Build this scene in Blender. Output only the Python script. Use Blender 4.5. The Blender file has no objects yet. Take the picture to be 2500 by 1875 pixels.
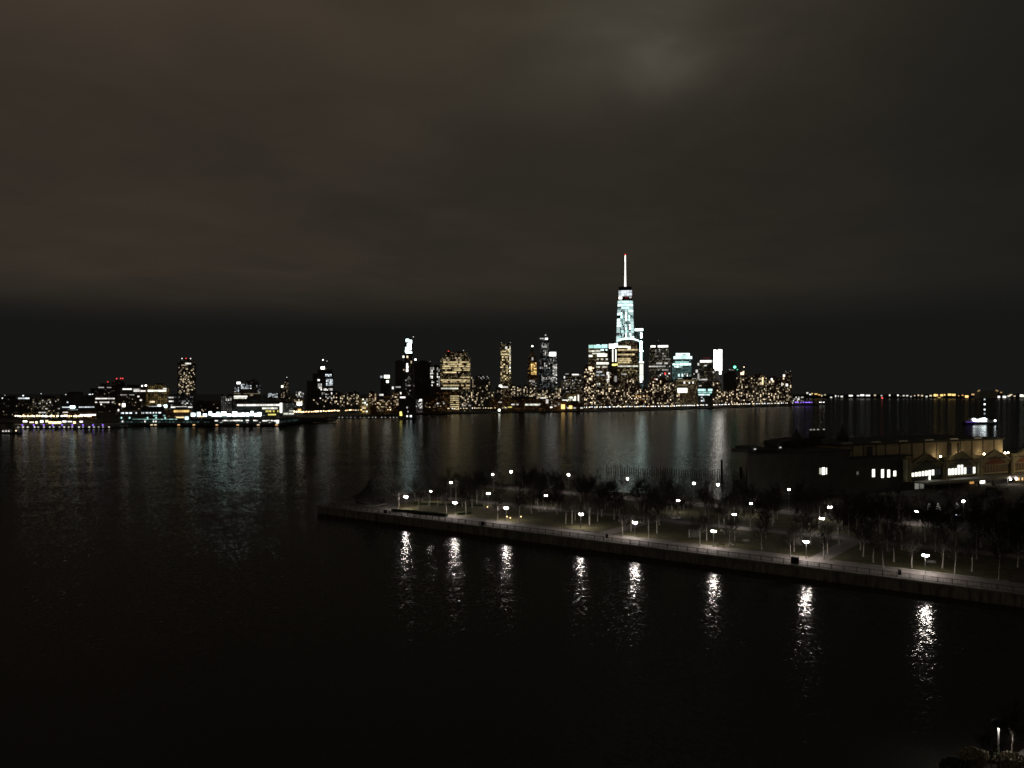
import bpy, bmesh, math, random
from mathutils import Vector, Matrix
R = random.Random(11)
C = bpy.context.scene
COL = C.collection
rad = math.radians

# ------------------------------------------------------------------ camera
F, HY, CZ = 2020.0, 960.0, 47.0          # focal length in photo pixels, horizon row, eye height in metres
cam = bpy.data.objects.new('camera', bpy.data.cameras.new('camera'))
COL.objects.link(cam)
cam.location = (0, 0, CZ)
cam.rotation_euler = (rad(90), 0, 0)
cam.data.sensor_width = 36
cam.data.lens = 36 * F / 2500
cam.data.shift_y = (HY - 937.5) / 2500
cam.data.clip_start = 1
cam.data.clip_end = 60000
C.camera = cam
C.view_settings.view_transform = 'Standard'
C.view_settings.look = 'None'
C.view_settings.exposure = 0
C.view_settings.gamma = 1
C.cycles.max_bounces = 4
C.cycles.diffuse_bounces = 2
C.cycles.glossy_bounces = 2
C.cycles.sample_clamp_indirect = 1.0
C.cycles.use_denoising = True
C.cycles.use_light_tree = True
C.cycles.filter_width = 1.6

# ------------------------------------------------------------------ night sky (world)
W = bpy.data.worlds.new('World')
C.world = W
W.use_nodes = True
def build_world():
    nt = W.node_tree; N = nt.nodes; L = nt.links
    N.clear()
    def nd(t, **k):
        n = N.new(t)
        for a, b in k.items(): setattr(n, a, b)
        return n
    def mth(op, a, b=None, c=None):
        n = nd('ShaderNodeMath', operation=op)
        for i, v in enumerate((a, b, c)):
            if v is None: continue
            if isinstance(v, (int, float)): n.inputs[i].default_value = v
            else: L.new(v, n.inputs[i])
        return n.outputs[0]
    tc = nd('ShaderNodeTexCoord')
    sp = nd('ShaderNodeSeparateXYZ'); L.new(tc.outputs['Generated'], sp.inputs[0])
    x, y, z = sp.outputs
    # position on a low cloud deck
    den = mth('ADD', mth('MAXIMUM', z, 0.0), 0.09)
    u = mth('DIVIDE', x, den); v = mth('DIVIDE', y, den)
    cb = nd('ShaderNodeCombineXYZ'); L.new(u, cb.inputs[0]); L.new(v, cb.inputs[1])
    def noise(vec, scale, detail, rough, dist=0.0):
        n = nd('ShaderNodeTexNoise'); L.new(vec, n.inputs['Vector'])
        n.inputs['Scale'].default_value = scale; n.inputs['Detail'].default_value = detail
        n.inputs['Roughness'].default_value = rough; n.inputs['Distortion'].default_value = dist
        return n.outputs['Fac']
    n1 = noise(cb.outputs[0], 0.75, 3, .5, .3)
    n2 = noise(cb.outputs[0], 2.1, 4, .55, .5)
    def ramp(v, a, b, lo, hi):
        n = nd('ShaderNodeMapRange', interpolation_type='SMOOTHSTEP')
        L.new(v, n.inputs[0])
        n.inputs[1].default_value = a; n.inputs[2].default_value = b
        n.inputs[3].default_value = lo; n.inputs[4].default_value = hi
        return n.outputs[0]
    lift = ramp(z, .070, .140, 0.0, 1.0)          # the lit cloud base starts above a dark band of clear air
    east = ramp(x, .17, .56, 1.0, .30)            # cloud thins out towards the open harbour
    high = mth('MULTIPLY', ramp(z, .24, .43, .82, 1.36), ramp(z, .46, .75, 1.0, .35))
    cl = mth('MULTIPLY', mth('MULTIPLY', lift, east), high)
    var = mth('ADD', mth('MULTIPLY', ramp(n1, .3, .7, 0, 1), .30), mth('MULTIPLY', ramp(n2, .3, .72, 0, 1), .20))
    cl = mth('MULTIPLY', cl, mth('ADD', var, .70))
    # one patch of the deck lit from below by the tower
    def dist2(cx, cz, sx, sz):
        a = mth('DIVIDE', mth('SUBTRACT', x, cx), sx); b = mth('DIVIDE', mth('SUBTRACT', z, cz), sz)
        return mth('ADD', mth('MULTIPLY', a, a), mth('MULTIPLY', b, b))
    g = mth('POWER', 2.718, mth('MULTIPLY', dist2(.152, .366, .050, .030), -1.0))
    g2 = mth('POWER', 2.718, mth('MULTIPLY', dist2(.145, .400, .105, .060), -1.0))
    glow = mth('ADD', mth('MULTIPLY', g, .5), mth('MULTIPLY', g2, .52))
    glow = mth('MULTIPLY', glow, mth('ADD', mth('MULTIPLY', ramp(n2, .3, .72, 0, 1), .7), .55))
    def colscale(col, f):
        n = nd('ShaderNodeVectorMath', operation='SCALE'); n.inputs[0].default_value = col; L.new(f, n.inputs['Scale']); return n.outputs[0]
    def vadd(a, b):
        n = nd('ShaderNodeVectorMath', operation='ADD'); L.new(a, n.inputs[0]); L.new(b, n.inputs[1]); return n.outputs[0]
    warm = ramp(x, -.5, .25, 1.0, 0.0)
    cA = colscale((.0330, .0234, .0152), mth('MULTIPLY', cl, warm))
    cB = colscale((.0220, .0174, .0108), mth('MULTIPLY', cl, mth('SUBTRACT', 1.0, warm)))
    base = nd('ShaderNodeCombineXYZ'); base.inputs[0].default_value = .0080; base.inputs[1].default_value = .0083; base.inputs[2].default_value = .0077
    tot = vadd(vadd(vadd(cA, cB), base.outputs[0]), colscale((.046, .0435, .0355), glow))
    sky = nd('ShaderNodeTexSky', sky_type='NISHITA', sun_disc=False)
    sky.sun_elevation = rad(-5); sky.sun_rotation = rad(220)
    bg0 = nd('ShaderNodeBackground'); L.new(sky.outputs[0], bg0.inputs[0]); bg0.inputs[1].default_value = .0006
    bg = nd('ShaderNodeBackground'); L.new(tot, bg.inputs[0]); bg.inputs[1].default_value = 1.0
    ad = nd('ShaderNodeAddShader'); L.new(bg0.outputs[0], ad.inputs[0]); L.new(bg.outputs[0], ad.inputs[1])
    out = nd('ShaderNodeOutputWorld'); L.new(ad.outputs[0], out.inputs[0])
build_world()

# ------------------------------------------------------------------ helpers
def at(px, py, D):
    return Vector(((px - 1250) / F * D, D, CZ - (py - HY) / F * D))
def ground(px, py, z):
    D = F * (CZ - z) / (py - HY)
    return Vector(((px - 1250) / F * D, D, z))

class MB:
    """collects boxes, tubes and the like into one mesh"""
    def __init__(s): s.bm = bmesh.new(); s.mi = 0
    def _done(s, faces):
        for f in faces: f.material_index = s.mi
    def box(s, x0, x1, y0, y1, z0, z1, rot=0.0, at=(0, 0)):
        co = [(x, y, z) for z in (z0, z1) for y in (y0, y1) for x in (x0, x1)]
        c_, s_ = math.cos(rot), math.sin(rot)
        vs = [s.bm.verts.new((at[0] + x * c_ - y * s_, at[1] + x * s_ + y * c_, z)) for x, y, z in co]
        fs = [s.bm.faces.new([vs[i] for i in q]) for q in ((0, 2, 3, 1), (4, 5, 7, 6), (0, 1, 5, 4), (2, 6, 7, 3), (0, 4, 6, 2), (1, 3, 7, 5))]
        s._done(fs); return s
    def prism(s, pts, z0, z1, top=None):
        top = top or pts
        a = [s.bm.verts.new((p[0], p[1], z0)) for p in pts]; b = [s.bm.verts.new((p[0], p[1], z1)) for p in top]
        n = len(pts); fs = [s.bm.faces.new((a[i], a[(i + 1) % n], b[(i + 1) % n], b[i])) for i in range(n)]
        fs.append(s.bm.faces.new(b)); fs.append(s.bm.faces.new(a[::-1])); s._done(fs); return s
    def poly_y(s, pts, y0, y1):
        """outline in x,z extruded along y"""
        a = [s.bm.verts.new((p[0], y0, p[1])) for p in pts]; b = [s.bm.verts.new((p[0], y1, p[1])) for p in pts]
        n = len(pts); fs = [s.bm.faces.new((a[i], a[(i + 1) % n], b[(i + 1) % n], b[i])) for i in range(n)]
        fs.append(s.bm.faces.new(b[::-1])); fs.append(s.bm.faces.new(a)); s._done(fs); return s
    def tube(s, pts, rs, n=6, cap=True):
        rings = []
        for i, p in enumerate(pts):
            p = Vector(p)
            d = (Vector(pts[min(i + 1, len(pts) - 1)]) - Vector(pts[max(i - 1, 0)]))
            if d.length < 1e-6: d = Vector((0, 0, 1))
            d.normalize()
            a = d.orthogonal() if abs(d.z) < .95 else d.cross(Vector((0, 1, 0)))
            a.normalize(); b = d.cross(a)
            rings.append([s.bm.verts.new(p + (a * math.cos(6.28318 * k / n) + b * math.sin(6.28318 * k / n)) * rs[i]) for k in range(n)])
        fs = []
        for r0, r1 in zip(rings, rings[1:]):
            for k in range(n): fs.append(s.bm.faces.new((r0[k], r0[(k + 1) % n], r1[(k + 1) % n], r1[k])))
        if cap and n > 2:
            fs.append(s.bm.faces.new(rings[0][::-1])); fs.append(s.bm.faces.new(rings[-1]))
        s._done(fs); return s
    def lathe(s, prof, n=16, c=(0, 0, 0)):
        rings = []
        for r, z in prof:
            rings.append([s.bm.verts.new((c[0] + r * math.cos(6.28318 * k / n), c[1] + r * math.sin(6.28318 * k / n), c[2] + z)) for k in range(n)])
        fs = []
        for r0, r1 in zip(rings, rings[1:]):
            for k in range(n): fs.append(s.bm.faces.new((r0[k], r0[(k + 1) % n], r1[(k + 1) % n], r1[k])))
        fs.append(s.bm.faces.new(rings[0][::-1])); fs.append(s.bm.faces.new(rings[-1])); s._done(fs); return s
    def ball(s, c, r, u=10, v=7):
        return s.lathe([(max(.02, r * math.sin(math.pi * k / v)), -r * math.cos(math.pi * k / v)) for k in range(v + 1)], u, c)
    def quad(s, a, b, c, d):
        s._done([s.bm.faces.new([s.bm.verts.new(p) for p in (a, b, c, d)])]); return s
    def mesh(s, name, mats):
        me = bpy.data.meshes.new(name); s.bm.to_mesh(me); s.bm.free()
        for m in (mats if isinstance(mats, (list, tuple)) else [mats]): me.materials.append(m)
        return me
    def build(s, name, mats, parent=None, loc=None):
        return link(name, s.mesh(name, mats), parent, loc)
def link(name, me, parent=None, loc=None, scale=None, rz=None):
    o = bpy.data.objects.new(name, me); COL.objects.link(o)
    if parent: o.parent = parent
    if loc is not None: o.location = loc
    if scale is not None: o.scale = scale
    if rz is not None: o.rotation_euler = (0, 0, rz)
    return o
def tag(o, label=None, cat=None, group=None, kind=None):
    if label: o['label'] = label
    if cat: o['category'] = cat
    if group: o['group'] = group
    if kind: o['kind'] = kind
    return o
def thing(name, label, cat, loc=(0, 0, 0), rz=0.0, group=None):
    o = link(name, None, None, loc, None, rz); o.empty_display_size = .5
    return tag(o, label, cat, group)
def copy_tree(o, parent=None, kids={}):
    c = o.copy(); COL.objects.link(c); c.parent = parent
    for ch in KIDS.get(o.name, ()):
        d = ch.copy(); COL.objects.link(d); d.parent = c
        for g in KIDS.get(ch.name, ()):
            e = g.copy(); COL.objects.link(e); e.parent = d
    return c
KIDS = {}
def remember(root):
    for o in [root] + list(root.children_recursive): KIDS[o.name] = list(o.children)

# ------------------------------------------------------------------ materials
def mat(name, col, rough=.8, metal=0.0, var=.25, scale=1.0, bump=0.0, spec=.3, stretch=None):
    m = bpy.data.materials.new(name); m.use_nodes = True
    nt = m.node_tree; N = nt.nodes; L = nt.links
    b = N['Principled BSDF']; b.inputs['Roughness'].default_value = rough; b.inputs['Metallic'].default_value = metal
    b.inputs['Specular IOR Level'].default_value = spec
    tc = N.new('ShaderNodeTexCoord')
    n = N.new('ShaderNodeTexNoise'); vec = tc.outputs['Object']
    if stretch:
        mp = N.new('ShaderNodeMapping'); mp.inputs['Scale'].default_value = stretch; L.new(vec, mp.inputs[0]); vec = mp.outputs[0]
    L.new(vec, n.inputs['Vector'])
    n.inputs['Scale'].default_value = scale; n.inputs['Detail'].default_value = 6; n.inputs['Roughness'].default_value = .65
    mr = N.new('ShaderNodeMapRange'); L.new(n.outputs['Fac'], mr.inputs[0])
    mr.inputs[1].default_value = .25; mr.inputs[2].default_value = .75; mr.inputs[3].default_value = 1 - var; mr.inputs[4].default_value = 1 + var
    vm = N.new('ShaderNodeVectorMath'); vm.operation = 'SCALE'; vm.inputs[0].default_value = col; L.new(mr.outputs[0], vm.inputs['Scale'])
    L.new(vm.outputs[0], b.inputs['Base Color'])
    if bump:
        bp = N.new('ShaderNodeBump'); L.new(n.outputs['Fac'], bp.inputs['Height']); bp.inputs['Strength'].default_value = bump; bp.inputs['Distance'].default_value = .05
        L.new(bp.outputs[0], b.inputs['Normal'])
    return m
HUE = dict(ww=(1, .80, .52), cw=(.86, .95, 1), wh=(1, .97, .90), gold=(1, .80, .42), teal=(.50, .93, .86), ice=(.72, 1, .97),
           orange=(1, .52, .16), red=(1, .07, .06), violet=(.30, .14, 1), green=(.15, 1, .60), yel=(1, .86, .22), lamp=(1, .90, .84),
           pale=(.98, 1, .84), sod=(1, .62, .28), sodw=(1, .78, .46), amber=(1, .66, .22))
_em = {}
def em(h, s, sample=False):
    k = (h, round(s, 3), sample)
    if k not in _em:
        m = bpy.data.materials.new('glow_%s_%g' % (h, s)); m.use_nodes = True
        N = m.node_tree.nodes; N.clear()
        e = N.new('ShaderNodeEmission'); e.inputs[0].default_value = (*HUE[h], 1); e.inputs[1].default_value = s
        o = N.new('ShaderNodeOutputMaterial'); m.node_tree.links.new(e.outputs[0], o.inputs[0])
        m.cycles.emission_sampling = 'AUTO' if sample else 'NONE'
        _em[k] = m
    return _em[k]
_fac = {}
def facade(wall, h, level, frac, bay=3.4, floor=3.9):
    """dark wall whose many small windows are dimly lit here and there"""
    k = (wall, h, level, frac, bay, floor)
    if k in _fac: return _fac[k]
    m = bpy.data.materials.new('facade'); m.use_nodes = True
    nt = m.node_tree; N = nt.nodes; L = nt.links
    b = N['Principled BSDF']; b.inputs['Roughness'].default_value = .6
    def mth(op, a, c=None):
        n = N.new('ShaderNodeMath'); n.operation = op
        for i, v in enumerate((a, c)):
            if v is None: continue
            if isinstance(v, (int, float)): n.inputs[i].default_value = v
            else: L.new(v, n.inputs[i])
        return n.outputs[0]
    tc = N.new('ShaderNodeTexCoord'); sp = N.new('ShaderNodeSeparateXYZ'); L.new(tc.outputs['Object'], sp.inputs[0])
    oi = N.new('ShaderNodeObjectInfo')
    u = mth('DIVIDE', mth('ADD', sp.outputs[0], sp.outputs[1]), bay); v = mth('DIVIDE', sp.outputs[2], floor)
    cb = N.new('ShaderNodeCombineXYZ'); L.new(mth('FLOOR', u), cb.inputs[0]); L.new(mth('FLOOR', v), cb.inputs[1]); L.new(mth('MULTIPLY', oi.outputs['Random'], 91.0), cb.inputs[2])
    wn = N.new('ShaderNodeTexWhiteNoise'); wn.noise_dimensions = '3D'; L.new(cb.outputs[0], wn.inputs['Vector'])
    cf = N.new('ShaderNodeCombineXYZ'); L.new(mth('FLOOR', v), cf.inputs[1]); L.new(oi.outputs['Random'], cf.inputs[0])
    wf = N.new('ShaderNodeTexWhiteNoise'); wf.noise_dimensions = '3D'; L.new(cf.outputs[0], wf.inputs['Vector'])
    on = mth('GREATER_THAN', mth('ADD', mth('MULTIPLY', wn.outputs['Value'], .75), mth('MULTIPLY', wf.outputs['Value'], .25)), 1 - frac)
    fu = mth('FRACT', u); fv = mth('FRACT', v)
    msk = mth('MULTIPLY', mth('MULTIPLY', mth('GREATER_THAN', fu, .18), mth('LESS_THAN', fu, .82)), mth('MULTIPLY', mth('GREATER_THAN', fv, .25), mth('LESS_THAN', fv, .80)))
    vsp = N.new('ShaderNodeSeparateXYZ'); L.new(wn.outputs['Color'], vsp.inputs[0])
    nz = N.new('ShaderNodeNewGeometry'); gsp = N.new('ShaderNodeSeparateXYZ'); L.new(nz.outputs['Normal'], gsp.inputs[0])
    side = mth('LESS_THAN', mth('ABSOLUTE', gsp.outputs[2]), .5)
    st = mth('MULTIPLY', mth('MULTIPLY', mth('MULTIPLY', on, msk), mth('ADD', mth('POWER', vsp.outputs[1], 2.0), .15)), mth('MULTIPLY', side, level))
    b.inputs['Base Color'].default_value = (*wall, 1)
    b.inputs['Emission Color'].default_value = (*HUE[h], 1); L.new(st, b.inputs['Emission Strength'])
    m.cycles.emission_sampling = 'NONE'
    _fac[k] = m
    return m
DK = (.12, .12, .115); GR = (.16, .16, .15); BR = (.17, .09, .06); TAN = (.22, .19, .14); GLS = (.03, .045, .05)
M = dict(
    concrete=mat('weathered_concrete', (.36, .35, .32), .9, 0, .55, .35, .3),
    stained=mat('streaked_concrete', (.27, .26, .235), .9, 0, .85, .9, .3, .2, (1, 1, .18)),
    paving=mat('paving', (.24, .215, .20), .85, 0, .22, .8, .1),
    grass=mat('lawn_grass', (.09, .082, .038), .95, 0, .5, .5, .4),
    soil=mat('gravel_ground', (.10, .092, .08), .95, 0, .4, .6, .3),
    asphalt=mat('asphalt', (.05, .05, .052), .8, 0, .3, .5, .2),
    metal=mat('dark_metal', (.035, .035, .035), .5, .6, .2, 4),
    steel=mat('galvanised_steel', (.30, .30, .29), .5, .5, .2, 4),
    bark=mat('pale_bark', (.33, .305, .265), .9, 0, .45, 3, .4),
    twig=mat('dark_twigs', (.032, .027, .022), .9, 0, .3, 3),
    wood=mat('grey_timber', (.06, .052, .042), .9, 0, .4, 2, .3),
    roofdk=mat('dark_roofing', (.08, .078, .07), .8, 0, .3, .6),
    copper=mat('patinated_copper', (.42, .38, .25), .7, .1, .35, .7, .2),
    tanpanel=mat('tan_panel', (.58, .48, .32), .85, 0, .25, .25, .1),
    darkwall=mat('dark_render', (.13, .13, .115), .9, 0, .25, .2, .1),
    red=mat('red_brick', (.22, .09, .06), .9, 0, .3, .8),
    white=mat('white_paint', (.75, .75, .73), .5, 0, .08, 2),
    leaf=mat('evergreen_leaf', (.05, .065, .03), .8, 0, .4, 3),
    leafp=mat('pale_dry_leaf', (.36, .33, .24), .8, 0, .4, 3),
    hedge=mat('hedge_leaf', (.035, .05, .02), .9, 0, .5, 3, .5),
    carpaint=mat('dark_car_paint', (.03, .032, .036), .25, .2, .1, 2, 0, .6),
    carsilver=mat('silver_car_paint', (.30, .30, .31), .3, .5, .1, 2, 0, .6),
    glass=mat('dark_glass', (.015, .017, .02), .08, 0, .1, 2, 0, .8),
    rubber=mat('tyre_rubber', (.015, .015, .015), .9),
    hull=mat('dark_hull', (.03, .03, .035), .6),
)
def far_wall(col): return mat('far_wall', col, .9, 0, .2, .05)

# ------------------------------------------------------------------ water, land
def water_material():
    m = bpy.data.materials.new('river_water'); m.use_nodes = True
    nt = m.node_tree; N = nt.nodes; L = nt.links
    N.remove(N['Principled BSDF'])
    df = N.new('ShaderNodeBsdfDiffuse'); df.inputs[0].default_value = (.045, .046, .040, 1)
    gl = N.new('ShaderNodeBsdfGlossy'); gl.inputs['Color'].default_value = (.40, .40, .39, 1); gl.inputs['Roughness'].default_value = .12
    fr = N.new('ShaderNodeFresnel'); fr.inputs['IOR'].default_value = 1.333
    mx = N.new('ShaderNodeMixShader'); L.new(fr.outputs[0], mx.inputs[0]); L.new(df.outputs[0], mx.inputs[1]); L.new(gl.outputs[0], mx.inputs[2])
    L.new(mx.outputs[0], N['Material Output'].inputs['Surface'])
    g = N.new('ShaderNodeNewGeometry')
    def noise(scale, sx, sy, detail, rz):
        mp = N.new('ShaderNodeMapping'); L.new(g.outputs['Position'], mp.inputs[0]); mp.inputs['Scale'].default_value = (sx, sy, 1); mp.inputs['Rotation'].default_value = (0, 0, rad(rz))
        n = N.new('ShaderNodeTexNoise'); L.new(mp.outputs[0], n.inputs['Vector']); n.inputs['Scale'].default_value = scale; n.inputs['Detail'].default_value = detail; n.inputs['Roughness'].default_value = .5
        return n
    def vm(op, a, bb=None, s=None):
        n = N.new('ShaderNodeVectorMath'); n.operation = op
        for i, v in enumerate((a, bb)):
            if v is None: continue
            if isinstance(v, tuple): n.inputs[i].default_value = v
            else: L.new(v, n.inputs[i])
        if s is not None:
            if isinstance(s, (int, float)): n.inputs['Scale'].default_value = s
            else: L.new(s, n.inputs['Scale'])
        return n.outputs[0]
    a = vm('SUBTRACT', noise(.62, 1, 1, 1, 20).outputs['Color'], (.5, .5, .5))
    c = vm('SUBTRACT', noise(1.9, 1, .9, 1, -35).outputs['Color'], (.5, .5, .5))
    d = vm('SUBTRACT', noise(.05, 1, 1, 2, 0).outputs['Color'], (.5, .5, .5))
    sl = vm('ADD', vm('ADD', vm('SCALE', a, s=.18), vm('SCALE', c, s=.36)), vm('SCALE', d, s=.05))
    patch = noise(.007, 1, 2.2, 3, 12)
    mr = N.new('ShaderNodeMapRange'); L.new(patch.outputs['Fac'], mr.inputs[0]); mr.inputs[1].default_value = .3; mr.inputs[2].default_value = .7; mr.inputs[3].default_value = .72; mr.inputs[4].default_value = 1.2
    sl = vm('SCALE', sl, s=mr.outputs[0])
    nrm = vm('NORMALIZE', vm('ADD', vm('MULTIPLY', sl, (1.15, .74, 0)), (0, 0, 1)))
    L.new(nrm, gl.inputs['Normal']); L.new(nrm, fr.inputs['Normal'])
    return m
w = MB(); w.quad((-30000, -200, 0), (30000, -200, 0), (30000, 45000, 0), (-30000, 45000, 0))
tag(w.build('water', water_material()), kind='structure')

U = Vector((.797, -.604, 0)); NN = Vector((.604, .797, 0)); P0 = Vector((-76, 324, 0))
def pier(s, t, z=3.0):
    p = P0 + U * s + NN * t; return Vector((p.x, p.y, z))
def flat(name, pts, z0, z1, m, kind='structure'):
    a = sum(pts[i][0] * pts[(i + 1) % len(pts)][1] - pts[(i + 1) % len(pts)][0] * pts[i][1] for i in range(len(pts)))
    if a < 0: pts = pts[::-1]
    return tag(MB().prism([(p[0], p[1]) for p in pts], z0, z1).build(name, m), kind=kind)
end = pier(258, .6)
flat('ground', [pier(.6, .6), pier(.6, 103.4), (95, 338), (112, 420), (400, 560), (760, 560), (760, 15), (36, 15), (36, 60), (48, 90), (85, 120), end], -3, 2.985, M['soil'])
flat('lawn', [pier(30, 13), pier(232, 13), pier(232, 44), pier(22, 44), pier(22, 22)], 2.9, 3.0, M['grass'])
flat('lawn', [pier(20, 52), pier(250, 58), pier(250, 86), pier(14, 86)], 2.9, 3.0, M['grass'])
flat('path', [pier(.8, .8), pier(252, .8), pier(252, 11.6), pier(26, 11.6), pier(20, 22), pier(20, 44), pier(0.8, 60)], 2.9, 3.005, M['paving'])
flat('path', [pier(20, 45), pier(250, 45), pier(250, 51), pier(20, 51)], 2.9, 3.006, M['paving'])
flat('path', [pier(8, 88), pier(250, 88), pier(250, 98), pier(8, 98)], 2.9, 3.007, M['paving'])
for s in (120, 186):
    flat('path', [pier(s, 11.8), pier(s + 5, 11.8), pier(s + 5, 44.8), pier(s, 44.8)], 2.95, 3.008, M['paving'])
k = MB()
for a, b_ in ((31, 119.5), (126, 185.5), (192, 232)):
    p, q = pier(a, 12.2), pier(b_, 12.2)
    k.box(0, (q - p).length, -.15, .15, 2.9, 3.13, math.atan2(U.y, U.x), (p.x, p.y))
tag(k.build('kerb', M['concrete']), kind='structure')
flat('road', [(175, 352), (330, 425), (330, 360), (205, 200), (150, 215), (140, 275)], 2.9, 3.01, M['asphalt'])

# seawall with its cap and the stained face of sheet piles
sw = thing('seawall', 'stained concrete seawall along the water side of the park pier', 'seawall')
b = MB(); n = 130
for i in range(n):
    s0 = 262 * i / n
    p = pier(s0, 0); d = R.uniform(-.06, .06)
    b.box(0, 262 / n - .05, -.1 + d, .55, -3, 2.55, math.atan2(U.y, U.x), (p.x, p.y))
b.build('wall', M['stained'], sw)
b = MB(); p = pier(-.25, 0); b.box(0, 262, -.3, .58, 2.56, 3.04, math.atan2(U.y, U.x), (p.x, p.y)); b.build('cap', M['concrete'], sw)
sw = thing('seawall', 'dark seawall across the outer tip of the park pier', 'seawall')
b = MB(); p = pier(0, .6)
b.box(-.1, .55, 0, 103, -3, 2.55, math.atan2(U.y, U.x), (p.x, p.y)); b.build('wall', M['stained'], sw)
b = MB(); b.box(-.3, .58, 0, 103, 2.56, 3.04, math.atan2(U.y, U.x), (p.x, p.y)); b.build('cap', M['concrete'], sw)
sw = thing('seawall', 'dark seawall along the far long side of the park pier', 'seawall')
b = MB(); p = pier(0, 103.4); b.box(0, 150, -.1, .5, -3, 2.6, math.atan2(U.y, U.x), (p.x, p.y)); b.build('wall', M['stained'], sw)
# railing on the edge
rl = thing('railing', 'long dark metal railing along the edge of the park pier', 'railing', pier(0, .75, 3.04), math.atan2(U.y, U.x))
b = MB(); b.box(0, 258, -.05, .05, 1.12, 1.22); b.build('top_rail', M['metal'], rl)
b = MB(); b.box(0, 258, -.025, .025, .14, .20)
b.build('bottom_rail', M['metal'], rl)
b = MB()
for i in range(86 * 4):
    x = i * .75 + .37; b.box(x - .018, x + .018, -.018, .018, .18, 1.13)
tag(b.build('baluster_infill', M['metal'], rl), kind='stuff')
pm = MB().box(-.07, .07, -.07, .07, -.04, 1.28).mesh('post', M['metal'])
for i in range(87): link('post', pm, rl, (i * 3.0, 0, 0))

# far shores
def shore(pts, back):
    q = [ground(x, y, 0) for x, y in pts]
    return [(p.x, p.y) for p in q] + back
flat('far_shore', shore([(-220, 1034), (300, 1031), (680, 1029), (800, 1022), (1030, 1013), (1220, 1008), (1460, 1005.5), (1560, 1004), (1640, 1001.5), (1700, 998.5), (1800, 996), (1960, 990.5), (2015, 989.5)], [(1250, 3700), (1000, 5200), (-4000, 5200), (-3000, 2000)]), -2, 2.5, M['soil'])
hl = MB(); hx = []
for i in range(61):
    x = 1700 + i * 140; hx.append((x, 26 + 9 * math.sin(i * .7) + 5 * math.sin(i * 1.9 + 1) + R.uniform(-2, 2)))
hl.poly_y([(hx[0][0], -2)] + hx + [(hx[-1][0], -2)], 8200, 8900)
tag(hl.build('far_hills', far_wall((.03, .03, .03))), kind='structure')
flat('far_shore', [(1800, 7400), (9500, 7000), (9500, 9500), (1800, 9500)], -2, 3, M['soil'])

# ------------------------------------------------------------------ skyline
_wm = {}
def wmesh(h, s):
    if h == 'red': s *= .55
    if h in ('ww', 'gold', 'amber', 'orange', 'sod', 'yel'): s *= .72
    elif h in ('wh', 'cw', 'pale'): s *= .85
    k = (h, round(s, 3))
    if k not in _wm:
        _wm[k] = MB().box(-.5, .5, -.5, .5, -.5, .5).mesh('lit_window', em(h, s))
    return _wm[k]
SKY = 'buildings of the far skyline'
LOOK = dict(dark=(DK, 'ww', .05, .25), dim=(GR, 'ww', .30, .35), dimc=(GR, 'cw', .28, .32), warm=(BR, 'ww', .30, .26), gold=(BR, 'gold', .34, .50), glass=(GLS, 'ice', .30, .5),
            grid=((.2, .18, .12), 'amber', .22, .92), brick=(BR, 'orange', .12, .4), black=((.09, .09, .085), 'ww', .02, .1), teal=(GLS, 'teal', .40, .85), grey=((.2, .2, .2), 'wh', .12, .9))
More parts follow.
